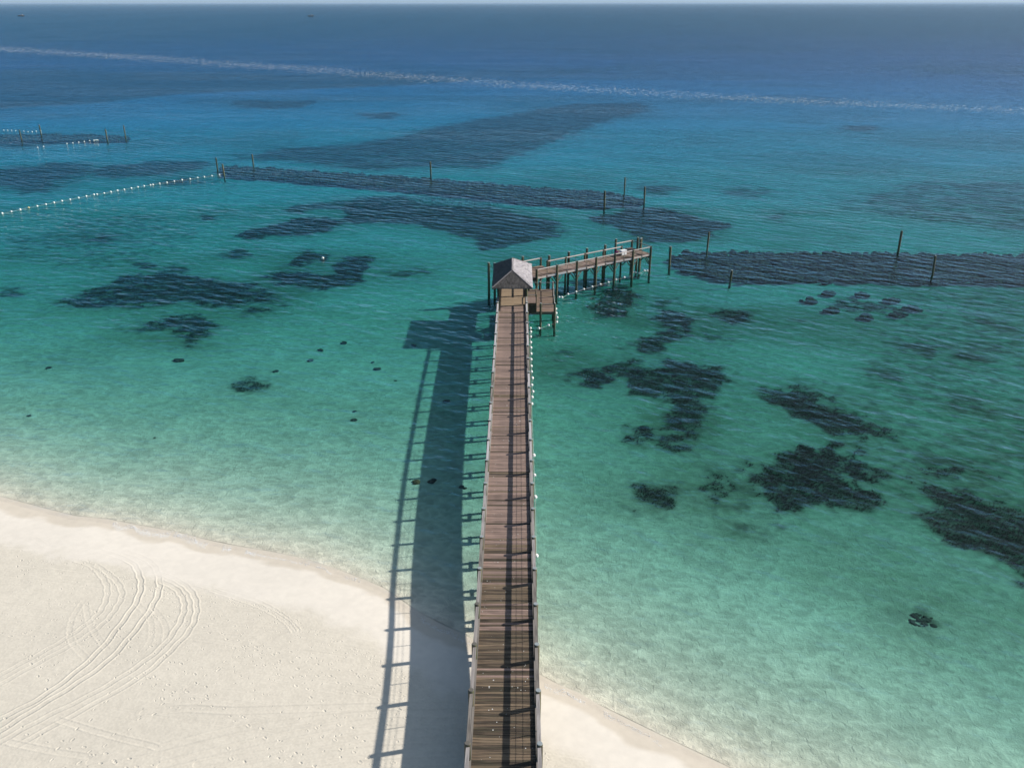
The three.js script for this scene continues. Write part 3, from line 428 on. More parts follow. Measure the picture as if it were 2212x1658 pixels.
// ------------------------------------------------------------------ the roofed shelter at the end of the walkway
{
  const g = thing('shelter', 'open timber shelter with a grey shingled hip roof at the end of the walkway', 'shelter', 0, 0, -89.85);
  const plank = new THREE.BoxGeometry(3.04, 0.045, 0.1435);
  for (let z = 3.45; z > -7.4; z -= 0.1525) { const m = mesh('plank', plank, pick(tan), g, rr(-0.01, 0.01), 2.472 + rr(-0.002, 0.002), z); if (rnd() < 0.5) m.rotation.y = Math.PI; }
  const pg = pileGeo(4.72, -2.6, 0.14), stub = pileGeo(2.2, -2.6, 0.14);
  for (const z of [3.2, 0, -3.4]) { for (const s of [-1, 1]) mesh('post', pg, pileMat, g, s * 1.5, 0, z, rr(0, 6)); mesh('cap_beam', bx(3.6, 0.24, 0.1), beamMat, g, 0, 2.08, z); }
  mesh('pile', stub, pileMat, g, -1.3, 0, -6.8); mesh('cap_beam', bx(3.2, 0.24, 0.1), beamMat, g, 0, 2.08, -6.8);
  for (const x of [-1.3, -0.45, 0.45, 1.3]) mesh('stringer', bx(10.7, 0.25, 0.075), beamMat, g, x, 2.322, -2.0, Math.PI / 2);
  for (const s of [-1, 1]) { mesh('eave_beam', beam([s * 1.5, 4.66, 3.9], [s * 1.5, 4.66, -3.9], 0.1, 0.22), beamMat, g); }
  for (const z of [3.2, -3.4]) mesh('tie_beam', beam([-1.7, 4.62, z + 0.16], [1.7, 4.62, z + 0.16], 0.08, 0.2), beamMat, g);
  mesh('handrail', beam([1.5, 3.44, 0.4], [1.5, 3.44, -3.25], 0.17, 0.045), silver[0], g); mesh('kerb', beam([1.45, 2.57, 0.4], [1.45, 2.57, -3.25], 0.1, 0.15), silver[2], g);
  // left railing between the posts
  for (const [za, zb] of [[3.05, 0.15], [-0.15, -3.25]]) { mesh('handrail', beam([-1.5, 3.44, za], [-1.5, 3.44, zb], 0.19, 0.045), silver[0], g); mesh('kerb', beam([-1.45, 2.57, za], [-1.45, 2.57, zb], 0.1, 0.15), silver[2], g); mesh('stanchion', rod([-1.5, 2.5, (za + zb) / 2], [-1.5, 3.42, (za + zb) / 2], 0.021, 8), pipeMat, g); }
  for (const s of [-1, 1]) { mesh('handrail', beam([s * 1.52, 3.44, 5.3], [s * 1.52, 3.44, 3.36], 0.19, 0.045), silver[1], g); mesh('kerb', beam([s * 1.45, 2.572, 5.4], [s * 1.45, 2.572, 3.36], 0.1, 0.15), silver[2], g); }
  // dark stencilled marks on two boards, too faint to read
  const ink = new THREE.MeshStandardMaterial({ color: lin(0.02, 0.018, 0.016), roughness: 1 });
  for (const z of [0.98, 0.38]) { const parts = []; for (let i = 0; i < 9; i++) { const big = i === 0 || i === 8; parts.push(new THREE.BoxGeometry(big ? 0.085 : 0.05, 0.002, big ? 0.09 : 0.05).translate(0.62 + i * 0.068, 2.4985, z + (big ? 0 : rr(-0.015, 0.015)))); } mesh('stencil_mark', mergeGeometries(parts), ink, g); }
  // roof: hips and ridge, four slopes of shingles laid in courses
  const EX = 2.14, EZ = 4.45, RZ = 2.3, EY = 4.78, RY = 6.08, A = [-EX, EY, EZ], B = [EX, EY, EZ], C = [EX, EY, -EZ], D = [-EX, EY, -EZ], R1 = [0, RY, RZ], R2 = [0, RY, -RZ];
  const shMat = new THREE.MeshStandardMaterial({ vertexColors: true, roughness: 0.95 });
  function slope(p0, p1, q1, q0, tint) {      // eave p0 -> p1, ridge q0 -> q1
    const P0 = new THREE.Vector3(...p0), P1 = new THREE.Vector3(...p1), Q0 = new THREE.Vector3(...q0), Q1 = new THREE.Vector3(...q1), along = P1.clone().sub(P0).normalize(), n0 = new THREE.Vector3().crossVectors(along, Q0.clone().sub(P0)).normalize(); if (n0.y < 0) n0.negate();
    const upv = new THREE.Vector3().crossVectors(n0, along); if (upv.y < 0) upv.negate();
    const H = Q0.clone().sub(P0).dot(upv), a0 = 0, a1 = P1.clone().sub(P0).dot(along), b0 = Q0.clone().sub(P0).dot(along), b1 = Q1.clone().sub(P0).dot(along), out = [], rows = Math.ceil(H / 0.14);
    for (let r = 0; r < rows; r++) {
      const h0 = r * H / rows, t = (h0 + 0.05) / H, l = lerp(a0, b0, t), e = lerp(a1, b1, t); let u = l - (r % 2) * 0.07;
      while (u < e) {
        const w = rr(0.1, 0.19), x0 = Math.max(u, l), x1 = Math.min(u + w - 0.008, e); u += w; if (x1 - x0 < 0.03) continue;
        const q = new THREE.BoxGeometry(x1 - x0, 0.022, 0.27 + rr(-0.02, 0.02)), c = rr(0.5, 1.3) * (rnd() < 0.15 ? 0.7 : 1), k = [tint[0] * c, tint[1] * c, tint[2] * c * rr(0.94, 1.06)], cc = []; for (let i = 0; i < 24; i++) cc.push(...k); q.setAttribute('color', new THREE.Float32BufferAttribute(cc, 3));
        q.rotateX(0.07 + rr(-0.02, 0.02)); const M = new THREE.Matrix4().makeBasis(along, n0, along.clone().cross(n0)); q.applyMatrix4(M);
        const c0 = P0.clone().addScaledVector(along, (x0 + x1) / 2).addScaledVector(upv, h0 + 0.11).addScaledVector(n0, 0.03 + rr(0, 0.006)); q.translate(c0.x, c0.y, c0.z); out.push(q);
      }
    }
    const o = mesh('roof_slope', mergeGeometries(out), shMat, g); o.userData = { kind: 'stuff' }; return o;
  }
  slope(B, C, R2, R1, [0.37, 0.34, 0.355]);      // grey on the sunward slope; the other three have shade put into their tint
  for (const [a, b, c, d] of [[A, B, R1, R1], [C, D, R2, R2], [D, A, R1, R2]]) slope(a, b, c, d, [0.085, 0.075, 0.07]).userData.label = 'shingles tinted dark to carry the shade of this slope';
  const deckT = (a) => { const q = new THREE.BufferGeometry(); q.setAttribute('position', new THREE.Float32BufferAttribute(a.flat(), 3)); q.setAttribute('uv', new THREE.Float32BufferAttribute(new Float32Array(a.length * 2), 2)); q.computeVertexNormals(); return q; };
  mesh('roof_boarding', deckT([A, B, R1, C, D, R2, B, C, R2, B, R2, R1, D, A, R1, D, R1, R2]), beamMat, g);
  const lift = (p) => [p[0], p[1] + 0.05, p[2]];
  for (const [p, q] of [[A, R1], [B, R1], [C, R2], [D, R2], [R1, R2]]) mesh('ridge_cap', beam(lift(p), lift(q), 0.14, 0.03), bleached[1], g);
  mesh('fascia', mergeGeometries([beam([-EX, EY - 0.05, EZ], [EX, EY - 0.05, EZ], 0.03, 0.12), beam([-EX, EY - 0.05, -EZ], [EX, EY - 0.05, -EZ], 0.03, 0.12), beam([EX, EY - 0.05, EZ], [EX, EY - 0.05, -EZ], 0.03, 0.12), beam([-EX, EY - 0.05, EZ], [-EX, EY - 0.05, -EZ], 0.03, 0.12)]), silver[2], g);
}

// ------------------------------------------------------------------ the low landing with its stairs, right of the shelter
{
  const g = thing('landing_stage', 'low timber landing with stairs and thin railings tucked beside the shelter', 'landing', 3.1, 0, -91);
  const pl = new THREE.BoxGeometry(2.95, 0.045, 0.1435);
  for (let z = 3.75; z > -4.1; z -= 0.1525) { const m = mesh('plank', pl, pick(rnd() < 0.35 ? worn : rnd() < 0.3 ? pale : russet), g, 0.1 + rr(-0.02, 0.02), 1.4775, z); if (rnd() < 0.5) m.rotation.y = Math.PI; }
  const pg = pileGeo(2.5, -2.6, 0.12), P = [[-0.02, 3.86], [1.52, 3.86], [1.5, 1.3], [1.55, -1.3], [1.6, -3.85], [0.08, -3.85], [-1.2, -3.85]];
  for (const [x, z] of P) pile(g, x, z, pg, 2.5, capMat, 0.12);
  const edge = [[0, 3.84], [1.5, 3.84], [1.5, 1.3], [1.55, -1.3], [1.6, -3.85], [0.1, -3.85], [-1.3, -3.85]];
  for (let i = 0; i < edge.length - 1; i++) { const [a, b] = edge[i], [c, d] = edge[i + 1]; mesh('handrail', beam([a, 2.4, b], [c, 2.4, d], 0.06, 0.05), silver[0], g); mesh('rim_beam', beam([a, 1.33, b], [c, 1.33, d], 0.07, 0.22), beamMat, g); }
  mesh('rim_beam', beam([-1.3, 1.33, 3.84], [0, 1.33, 3.84], 0.07, 0.22), beamMat, g);
  for (const x of [-1.1, 0, 1.2]) mesh('joist', bx(7.6, 0.18, 0.07), beamMat, g, x, 1.36, 0, Math.PI / 2);
  mesh('brace', beam([1.5, 0.2, 3.6], [1.5, 1.2, 2.4], 0.05, 0.12), beamMat, g);
  // upper stair head, level with the walkway, boarded in front
  for (let z = 3.7; z > 1.65; z -= 0.1525) mesh('plank', bx(0.9, 0.045, 0.1435), pick(pale), g, -0.98, 2.4775, z);
  for (let x = -1.4; x < -0.5; x += 0.15) mesh('board', bx(0.142, 1.05, 0.03), dull[1], g, x, 1.97, 3.9);
  for (let z = 3.8; z > 1.7; z -= 0.15) mesh('board', bx(0.03, 0.95, 0.142), dull[2], g, -0.5, 1.95, z);
  for (const [x, z] of [[-0.52, 3.82], [-0.52, 1.65]]) mesh('newel', bx(0.1, 2.0, 0.1), pileMat, g, x, 2.47, z);
  mesh('handrail', beam([-1.42, 3.44, 3.82], [-0.5, 3.44, 3.82], 0.08, 0.045), silver[0], g); mesh('handrail', beam([-0.52, 3.44, 3.82], [-0.52, 3.44, 1.65], 0.08, 0.045), beamMat, g);
  mesh('wire', rod([-1.42, 3.0, 3.82], [-0.5, 3.0, 3.82], 0.008, 5), wireMat, g);
  for (let i = 0; i < 5; i++) mesh('tread', bx(0.86, 0.04, 0.27), pick(russet), g, -0.98, 2.32 - i * 0.165, 1.45 - i * 0.27);
  for (const x of [-1.42, -0.53]) mesh('stair_string', beam([x, 2.4, 1.65], [x, 1.5, 0.2], 0.04, 0.22), beamMat, g);
  mesh('handrail', beam([-0.5, 3.44, 1.62], [-0.5, 2.65, -0.6], 0.13, 0.05), rose[0], g); mesh('newel', bx(0.08, 1.15, 0.08), pileMat, g, -0.5, 2.07, -0.58);
}

// ------------------------------------------------------------------ the slanting platform beyond the shelter
{
  const TH = Math.atan2(0.568, 0.823), g = thing('platform', 'long slanting timber platform on piles with pale handrails, beyond the shelter', 'platform', 2.77, 0, -96.5, TH), ST = 3.036, Wn = 2.15, Ww = 3.72;
  const short = new THREE.BoxGeometry(0.1435, 0.045, Wn + 0.1), long = new THREE.BoxGeometry(0.1435, 0.045, Ww + 0.1); for (const q of [short, long]) { const uv = q.attributes.uv; for (let i = 0; i < uv.count; i++) { const u = uv.getX(i); uv.setXY(i, uv.getY(i), u); } }
  for (let s = -3.2; s < 18.4; s += 0.1525) { const w = s < 3.4 || s > 15.45, old = s < 3.3 || rnd() < 0.25; mesh('plank', w ? long : short, pick(s < 3.3 && rnd() < 0.6 ? russet : rnd() < 0.45 ? worn : pale), g, s, 2.5175 + rr(-0.003, 0.003), -(w ? Ww : Wn) / 2); }
  const pN = pileGeo(3.55, -3, 0.145), pF = pileGeo(3.55, -3, 0.13), tall = pileGeo(4.0, -3, 0.15), low = pileGeo(2.35, -3, 0.12);
  for (let k = 0; k <= 6; k++) pile(g, k * ST, 0.08, pN, 3.55, darkCapMat, 0.145);
  for (let k = 1; k <= 5; k++) pile(g, k * ST + (k === 1 ? 0.2 : 0), -Wn - 0.02, pF, 3.55, darkCapMat, 0.13);
  for (const [s, n] of [[3.36, 3.72], [0.3, 3.72], [-2.9, 3.72], [15.5, 3.72], [18.35, 3.72], [18.32, 2.0]]) pile(g, s, -n, pF, 3.55, darkCapMat, 0.13);
  for (const s of [0.86, 3.82, 6.86, 9.76, 12.76, 15.8]) pile(g, s, -(s > 3.5 && s < 15 ? 2.6 : 4.05), tall, 4.0, capMat, 0.15, 'mooring_pile');
  for (const s of [5.3, 11.3]) pile(g, s, -2.75, low, 2.35, darkCapMat, 0.12, 'fender_pile');
  pile(g, 18.62, -2.35, tall, 4.0, capMat, 0.15, 'mooring_pile'); pile(g, 18.9, -2.55, tall, 4.0, capMat, 0.13, 'mooring_pile'); pile(g, 18.7, -3.0, tall, 4.0, capMat, 0.14, 'mooring_pile');
  pile(g, -4.04, -4.13, tall, 4.0, capMat, 0.15, 'mooring_pile'); pile(g, -3.52, -3.65, tall, 4.0, capMat, 0.13, 'mooring_pile'); mesh('rope', rod([-4.04, 3.9, -4.13], [-3.52, 3.1, -3.65], 0.025, 6), silver[0], g);
  for (let k = 0; k < 6; k++) {      // near side
    mesh('handrail', beam([k * ST + 0.14, 3.47, 0.05], [(k + 1) * ST - 0.14, 3.47, 0.05], 0.14, 0.07), rose[k % 2], g);
    mesh('stanchion', rod([k * ST + ST / 2, 2.2, 0.1], [k * ST + ST / 2, 3.45, 0.1], 0.028, 8), pipeMat, g);
    for (const [a, b] of [[0.16, ST / 2 - 0.1], [ST / 2 + 0.1, ST - 0.16]]) mesh('fascia_board', beam([k * ST + a, 2.43 + rr(-0.015, 0.015), 0.07], [k * ST + b, 2.43 + rr(-0.015, 0.015), 0.07], 0.07, 0.21), pick([bleached[0], bleached[1], rose[1]]), g);
  }
  for (let k = 1; k < 5; k++) { mesh('handrail', beam([k * ST + 0.14, 3.47, -Wn], [(k + 1) * ST - 0.14, 3.47, -Wn], 0.16, 0.08), rose[k % 2], g); mesh('stanchion', rod([k * ST + ST / 2, 2.4, -Wn - 0.03], [k * ST + ST / 2, 3.45, -Wn - 0.03], 0.024, 8), pipeMat, g); }
  for (const [a, b] of [[[-2.9, 3.72], [0.3, 3.72]], [[0.3, 3.72], [3.36, 3.72]], [[15.5, 3.72], [18.35, 3.72]]]) mesh('handrail', beam([a[0], 3.47, -a[1]], [b[0], 3.47, -b[1]], 0.16, 0.08), rose[0], g);
  for (const [a, b] of [[3.72, 2.0], [2.0, 0.05]]) mesh('handrail', beam([18.34, 3.47, -a], [18.34, 3.47, -b], 0.11, 0.06), silver[2], g);
  for (const n of [0.6, 1.4]) mesh('stanchion', rod([18.34, 2.5, -n], [18.34, 3.45, -n], 0.022, 8), pipeMat, g);
  mesh('wire', rod([0, 3.02, 0.05], [6 * ST, 3.02, 0.05], 0.007, 5), wireMat, g);
  for (const n of [0.25, 1.1, 1.95]) mesh('stringer', bx(21.4, 0.22, 0.08), beamMat, g, 7.6, 2.375, -n);
  for (const n of [2.8, 3.5]) { mesh('stringer', bx(6.4, 0.22, 0.08), beamMat, g, 0.1, 2.375, -n); mesh('stringer', bx(2.85, 0.22, 0.08), beamMat, g, 16.95, 2.375, -n); }
  for (let k = 0; k <= 6; k++) {
    const w = k === 0 || k === 6 || k === 1 ? Ww : Wn; for (const d of [-0.17, 0.17]) mesh('cap_beam', bx(0.09, 0.24, w + 0.3), beamMat, g, k * ST + d, 2.14, -w / 2);
    mesh('brace', beam([k * ST + 0.24, 1.0, 0], [k * ST + 0.24, 2.05, -1.1], 0.05, 0.13), beamMat, g); mesh('brace', beam([k * ST + 0.24, 1.0, -Wn], [k * ST + 0.24, 2.05, -1.05], 0.05, 0.13), beamMat, g);
    if (k < 6) { mesh('brace', beam([k * ST + 0.1, 1.2, -0.06], [k * ST + 0.95, 2.25, -0.06], 0.05, 0.12), silver[2], g); mesh('brace', beam([(k + 1) * ST - 0.1, 1.2, -0.06], [(k + 1) * ST - 0.95, 2.25, -0.06], 0.05, 0.12), beamMat, g); }
  }
  mesh('tie_board', beam([12.3, 1.45, -Wn], [17.8, 1.45, -Wn], 0.05, 0.14), beamMat, g);
  mesh('storage_panel', bx(2.4, 0.6, 0.05), tan[0], g, 7.6, 1.95, -1.2);
}
// ------------------------------------------------------------------ submerged rubble breakwaters between the marker posts
const rockGeos = [0, 1, 2].map((v) => { const q = new THREE.IcosahedronGeometry(1, 1), p = q.attributes.position; for (let i = 0; i < p.count; i++) { const a = p.getX(i), b = p.getY(i), c = p.getZ(i), r = 0.72 + 0.5 * vn(a * 1.7 + v * 9 + 40, b * 1.7 + c * 1.3 + 40); p.setXYZ(i, a * r, b * r * 0.8, c * r); } q.computeVertexNormals(); return q; });
const weedRock = new THREE.MeshStandardMaterial({ color: 0xffffff, roughness: 1 });
function inside(p, x, z) { let c = false; for (let i = 0, j = p.length - 2; i < p.length; j = i, i += 2) if ((p[i + 1] > z) !== (p[j + 1] > z) && x < (p[j] - p[i]) * (z - p[i + 1]) / (p[j + 1] - p[i + 1]) + p[i]) c = !c; return c; }
function rubble(name, poly, n, lo, hi, top, label, category) {
  let x0 = 1e9, x1 = -1e9, z0 = 1e9, z1 = -1e9; for (let i = 0; i < poly.length; i += 2) { x0 = Math.min(x0, poly[i]); x1 = Math.max(x1, poly[i]); z0 = Math.min(z0, poly[i + 1]); z1 = Math.max(z1, poly[i + 1]); }
  const spots = []; for (let t = 0; spots.length < n && t < n * 30; t++) { const x = rr(x0, x1), z = rr(z0, z1); if (inside(poly, x + (vn(x, z) - 0.5) * 1.6, z + (vn(x + 7, z) - 0.5) * 1.6)) spots.push([x, z]); }
  const im = new THREE.InstancedMesh(rockGeos[n % 3], weedRock, spots.length), m = new THREE.Matrix4(), q = new THREE.Quaternion(), e = new THREE.Euler(), c = new THREE.Color();
  spots.forEach(([x, z], i) => { const s = rr(lo, hi), gy = ground(x, z), y = Math.min(lerp(gy, top, 0.25 + 0.6 * vn(x * 0.5, z * 0.5)), -0.38 - s * 0.8); e.set(rr(0, 6), rr(0, 6), rr(0, 6)); q.setFromEuler(e); m.compose(new THREE.Vector3(x, y, z), q, new THREE.Vector3(s, s * 0.8, s)); im.setMatrixAt(i, m); const k = rr(0.4, 1.4); im.setColorAt(i, c.setRGB(0.036 * k, 0.03 * k, 0.021 * k)); });
  im.name = numbered(name); im.castShadow = im.receiveShadow = true; im.userData = { label, category, kind: 'stuff' }; scene.add(im);
}
const strip = (a, b) => [...a, ...Array.from({ length: b.length / 2 }, (_, i) => [b[b.length - 2 - 2 * i], b[b.length - 1 - 2 * i]]).flat()];
rubble('submerged_breakwater', strip([22.6, -117.7, 25.9, -120, 38.4, -120, 56.2, -119.4, 77.6, -118.3, 110, -117], [22.2, -111.9, 25.5, -108.9, 28.7, -106.2, 40.1, -106.7, 57.3, -106, 70, -105.3, 110, -104]), 6200, 0.25, 0.55, -0.6, 'dark sunken rubble strip right of the slanting platform, between marker posts', 'breakwater');
rubble('submerged_breakwater', strip([-64.7, -189.8, -55.5, -187.5, -41.8, -182.6, -21.9, -177, 3.4, -166.5, 17.4, -161.7, 23.7, -155.9], [-61.4, -179.3, -53, -176.8, -38.5, -171.4, -24.7, -166.3, -8.9, -159, 5.4, -152.6, 16.3, -150, 23.6, -152.8]), 4600, 0.3, 0.65, -0.6, 'long dark sunken rubble strip beyond the shelter roof, crossing the middle', 'breakwater');
rubble('submerged_breakwater', strip([-175, -237, -151.2, -237.5, -130.2, -238.5, -112.9, -236.8, -104.6, -233.4], [-170, -226.5, -144.6, -226.4, -129, -227.4, -113.5, -226.7, -102.4, -228.4]), 2200, 0.35, 0.7, -0.6, 'far dark sunken rubble strip at the left edge with four posts', 'breakwater');

// ------------------------------------------------------------------ weed growing on the near beds, loose rocks and artificial reef heaps
{
  const blade = []; for (let i = 0; i < 5; i++) { const a = i * 1.256 + 0.4, h = 0.2 + 0.09 * ((i * 7) % 3), q = new THREE.BufferGeometry(), c = Math.cos(a), s = Math.sin(a); q.setAttribute('position', new THREE.Float32BufferAttribute([-0.03 * s, 0, 0.03 * c, 0.03 * s, 0, -0.03 * c, 0.1 * c + 0.02 * s, h * 0.6, 0.1 * s, 0.1 * c - 0.02 * s, h * 0.6, 0.1 * s, 0.2 * c, h, 0.2 * s], 3)); q.setIndex([0, 1, 2, 0, 2, 3, 3, 2, 4]); q.computeVertexNormals(); blade.push(q); }
  const tuft = mergeGeometries(blade), mat = new THREE.MeshStandardMaterial({ color: 0xffffff, roughness: 1, side: THREE.DoubleSide });
  const beds = { g1: 'broad dark seagrass bed in the left water, its long axis towards the pier', g2: 'ragged brownish seagrass patch just shorewards of the broad left bed', g3: 'small dark oval weed patch alone on pale sand left of the pier', g4: 'hook-shaped seagrass bed near the lone white buoy', g5: 'dark seagrass bank left of the wide bed beyond the shelter', g7: 'wide seagrass bed directly beyond the shelter roof', g9: 'faint weed patch just right of the slanting platform floats', g11: 'dark round weed patch in open water right of the platform', g12: 'oval weed patch in the middle of the ring of reef heaps', g13: 'slanting weed patch below the faint patch by the platform floats', g15: 'rounded weed patch close to the right side of the walkway', g16: 'large straggling weed patch in the middle of the right water', g17: 'small weed tuft patch at the foot of the straggling right patch', g18: 'long narrow dark weed bank slanting across the right water', g19: 'black butterfly-shaped weed bed nearest the right beach', g19b: 'thin brown weed fringe behind the butterfly-shaped bed', g20: 'big dark weed bank cut off by the right picture edge', g21: 'brown round weed patch in shallow water right of the walkway', g22: 'small dark weed streak beside the brown round patch', m5: 'seagrass bed right behind the slanting platform end' };
  const m = new THREE.Matrix4(), q = new THREE.Quaternion(), up = new THREE.Vector3(0, 1, 0), c = new THREE.Color();
  for (const [k, label] of Object.entries(beds)) {
    const p = WEED[k]; let x0 = 1e9, x1 = -1e9, z0 = 1e9, z1 = -1e9; for (let i = 0; i < p.length; i += 2) { x0 = Math.min(x0, p[i] - 1); x1 = Math.max(x1, p[i] + 1); z0 = Math.min(z0, p[i + 1] - 1); z1 = Math.max(z1, p[i + 1] + 1); }
    const near = Math.abs((z0 + z1) / 2) < 90, n = Math.min(20000, Math.round((x1 - x0) * (z1 - z0) * (near ? 60 : 20))), spots = [];
    for (let i = 0; i < n; i++) { const x = rr(x0, x1), z = rr(z0, z1); const cv = coverage(maskNear, x, z, 1); if (rnd() < (cv - 0.4) * 1.6) spots.push([x, z]); }
    const im = new THREE.InstancedMesh(tuft, mat, spots.length);
    spots.forEach(([x, z], i) => { const s = rr(0.3, 0.8) * (near ? 1 : 1.4); m.compose(new THREE.Vector3(x, ground(x, z) - 0.02, z), q.setFromAxisAngle(up, rr(0, 6.28)), new THREE.Vector3(s, s * rr(0.6, 1.1), s)); im.setMatrixAt(i, m); const t = rr(0.5, 1.5); im.setColorAt(i, c.setRGB(0.05 * t, 0.05 * t, 0.03 * t)); });
    im.name = numbered('seagrass_bed'); im.castShadow = im.receiveShadow = true; im.userData = { label, category: 'seagrass', kind: 'stuff' }; scene.add(im);
  }
  // eight heaps of the artificial reef, in a ring
  const ring = [36.45, -98.99, 39.71, -101.54, 43.68, -101.29, 46.55, -99.06, 47.83, -96.06, 45.36, -93.75, 41.02, -93, 37.77, -95.33];
  const ringAt = ['the left end', 'the far left', 'the far side', 'the far right', 'the right end', 'the near right', 'the near side', 'the near left'];
  for (let i = 0; i < 8; i++) { const X = ring[i * 2], Z = ring[i * 2 + 1], parts = []; for (let j = 0; j < 16; j++) { const a = rr(0, 6.28), r = Math.sqrt(rnd()) * 0.95, s = rr(0.22, 0.42); parts.push(rockGeos[j % 3].clone().scale(s, s * 0.8, s).rotateY(rr(0, 6)).translate(Math.cos(a) * r, 0.15 + rr(0, 0.45) * (1 - r * 0.6), Math.sin(a) * r * 0.8)); } tag(mesh('reef_heap', mergeGeometries(parts), darkRock(), scene, X, ground(X, Z), Z), `dark sunken reef heap at ${ringAt[i]} of the ring of eight`, 'reef', 'heaps of the ring-shaped reef'); }
  const rocks = [-18.05, -84.58, 0.45, -20.19, -82.44, 0.39, -20.7, -79.48, 0.4, -10.61, -83.89, 0.35, -13.45, -77.32, 0.46, -14.14, -79.1, 0.23, -34.1, -79.27, 0.61, -23.44, -76.56, 0.32, -13.65, -65.74, 0.32, -14.01, -67.42, 0.25, -5.92, -69.77, 0.34, -7, -54.89, 0.35, -5.88, -55.1, 0.42, -3.51, -54.32, 0.35, -29.61, -61.81, 0.15, -11.22, -74.51, 0.18, -46.23, -76.98, 0.33, -42.15, -65.77, 0.24];
  const far = 'left of the walkway', ROCKS = ['dark stone farthest out of the loose trio ' + far, 'dark stone in the middle of the loose trio ' + far, 'dark stone nearest the beach of the loose trio ' + far, 'dark stone closest to the roof shadow ' + far, 'largest dark stone of the pair beside the railing shadow', 'smaller dark stone of the pair beside the railing shadow', 'broad low stone just shorewards of the left seagrass patches', 'small stone just beyond the small oval weed patch', 'nearer stone of the two close together in mid water left', 'farther stone of the two close together in mid water left', 'dark stone inside the walkway shadow, far from the beach', '', '', '', 'tiny stone alone in the shallows left of the walkway', 'tiny stone beside the railing shadow, below the larger pair', 'leftmost stone in the deeper left water', 'leftmost stone in the shallow left water'];
  for (let i = 0; i < rocks.length; i += 3) { const [X, Z, r] = rocks.slice(i, i + 3), parts = []; for (let j = 0; j < 5; j++) { const s = r * rr(0.45, 0.8); parts.push(rockGeos[(i + j) % 3].clone().scale(s, s * 0.5, s * 0.8).rotateY(rr(0, 6)).translate(rr(-0.5, 0.5) * r, s * 0.2, rr(-0.4, 0.4) * r)); } tag(mesh('seabed_rock', mergeGeometries(parts), darkRock(i === 33), scene, X, ground(X, Z), Z), i === 33 ? 'brownish weedy stone at the edge of the walkway shadow' : i === 36 ? 'dark stone lying inside the walkway shadow near the beach' : i === 39 ? 'dark stone between the walkway and its shadow' : ROCKS[i / 3], 'rock', 'stones on the sand bottom'); }
  const disc = []; for (let j = 0; j < 24; j++) { const a = rr(0, 6.28), r = Math.pow(rnd(), 0.7) * 0.75, s = rr(0.08, 0.26); disc.push(rockGeos[j % 3].clone().rotateY(rr(0, 6)).scale(s, s * 0.4, s * rr(0.6, 1.2)).translate(Math.cos(a) * r, rr(0, 0.08), Math.sin(a) * r * 0.75)); }
  tag(mesh('reef_heap', mergeGeometries(disc), darkRock(), scene, 24.5, ground(24.5, -39.7), -39.7), 'single dark round heap in the shallows at lower right', 'reef');
}
function darkRock(brown) { return brown ? (darkRock.b ??= new THREE.MeshStandardMaterial({ color: lin(0.10, 0.06, 0.025), roughness: 1 })) : (darkRock.a ??= new THREE.MeshStandardMaterial({ color: lin(0.042, 0.04, 0.03), roughness: 1 })); }

// ------------------------------------------------------------------ marker posts standing in the water
{
  const L = ['left edge marker post, nearest of the far pair left', 'tall marker post with a white float at its foot, far left', 'short of the two marker posts at the right end of the far left strip', 'tallest marker post, right end of the far left rubble strip', 'back one of the paired marker posts where the left float line ends', 'front one of the paired marker posts where the left float line ends', 'marker post just right of the pair, on the far edge of the middle strip', 'lone marker post halfway along the far edge of the middle strip', 'front left of the three marker posts at the right end of the middle strip', 'rear one of the three marker posts at the right end of the middle strip', 'rightmost of the three marker posts at the end of the middle strip', 'marker post just off the tip of the slanting platform', 'marker post behind the left end of the right rubble strip', 'short broken marker stump in front of the right rubble strip', 'tall marker post behind the right rubble strip, near the right edge', 'marker post in front of the right rubble strip, near the right edge'];
  const P = [-127.84, -223.91, 2.44, -127.31, -232.77, 2.53, -106.06, -224.91, 2.4, -102.66, -228.21, 3.05, -63.2, -181.45, 2.43, -59.71, -174.94, 2.24, -57.19, -187.05, 2.25, -17.34, -175.86, 2.62, 15.66, -146.85, 2.58, 20.63, -159.62, 2.53, 23.06, -150.2, 2.62, 21.07, -110.54, 2.53, 27.62, -117.77, 2.66, 27.96, -104.58, 1.03, 54.95, -117.95, 2.86, 54.64, -106.36, 2.51];
  const lean = [0, 0, 0, 0, 0, -0.03, 0, -0.012, -0.012, 0, -0.015, -0.02, 0.01, 0.05, -0.02, -0.055];
  for (let i = 0; i < 16; i++) { const [x, z, h] = P.slice(i * 3, i * 3 + 3), r = 0.13 + 0.015 * (i % 3), g = thing('marker_post', L[i], 'post', x, 0, z, 0, 'marker posts in the water'); g.rotation.z = -lean[i]; mesh('shaft', pileGeo(h, -3.2, r), pileMat, g, 0, 0, 0, rr(0, 6)); mesh('post_top', capGeo(r), i % 2 ? capMat : darkCapMat, g, 0, h + 0.011, 0); }
}

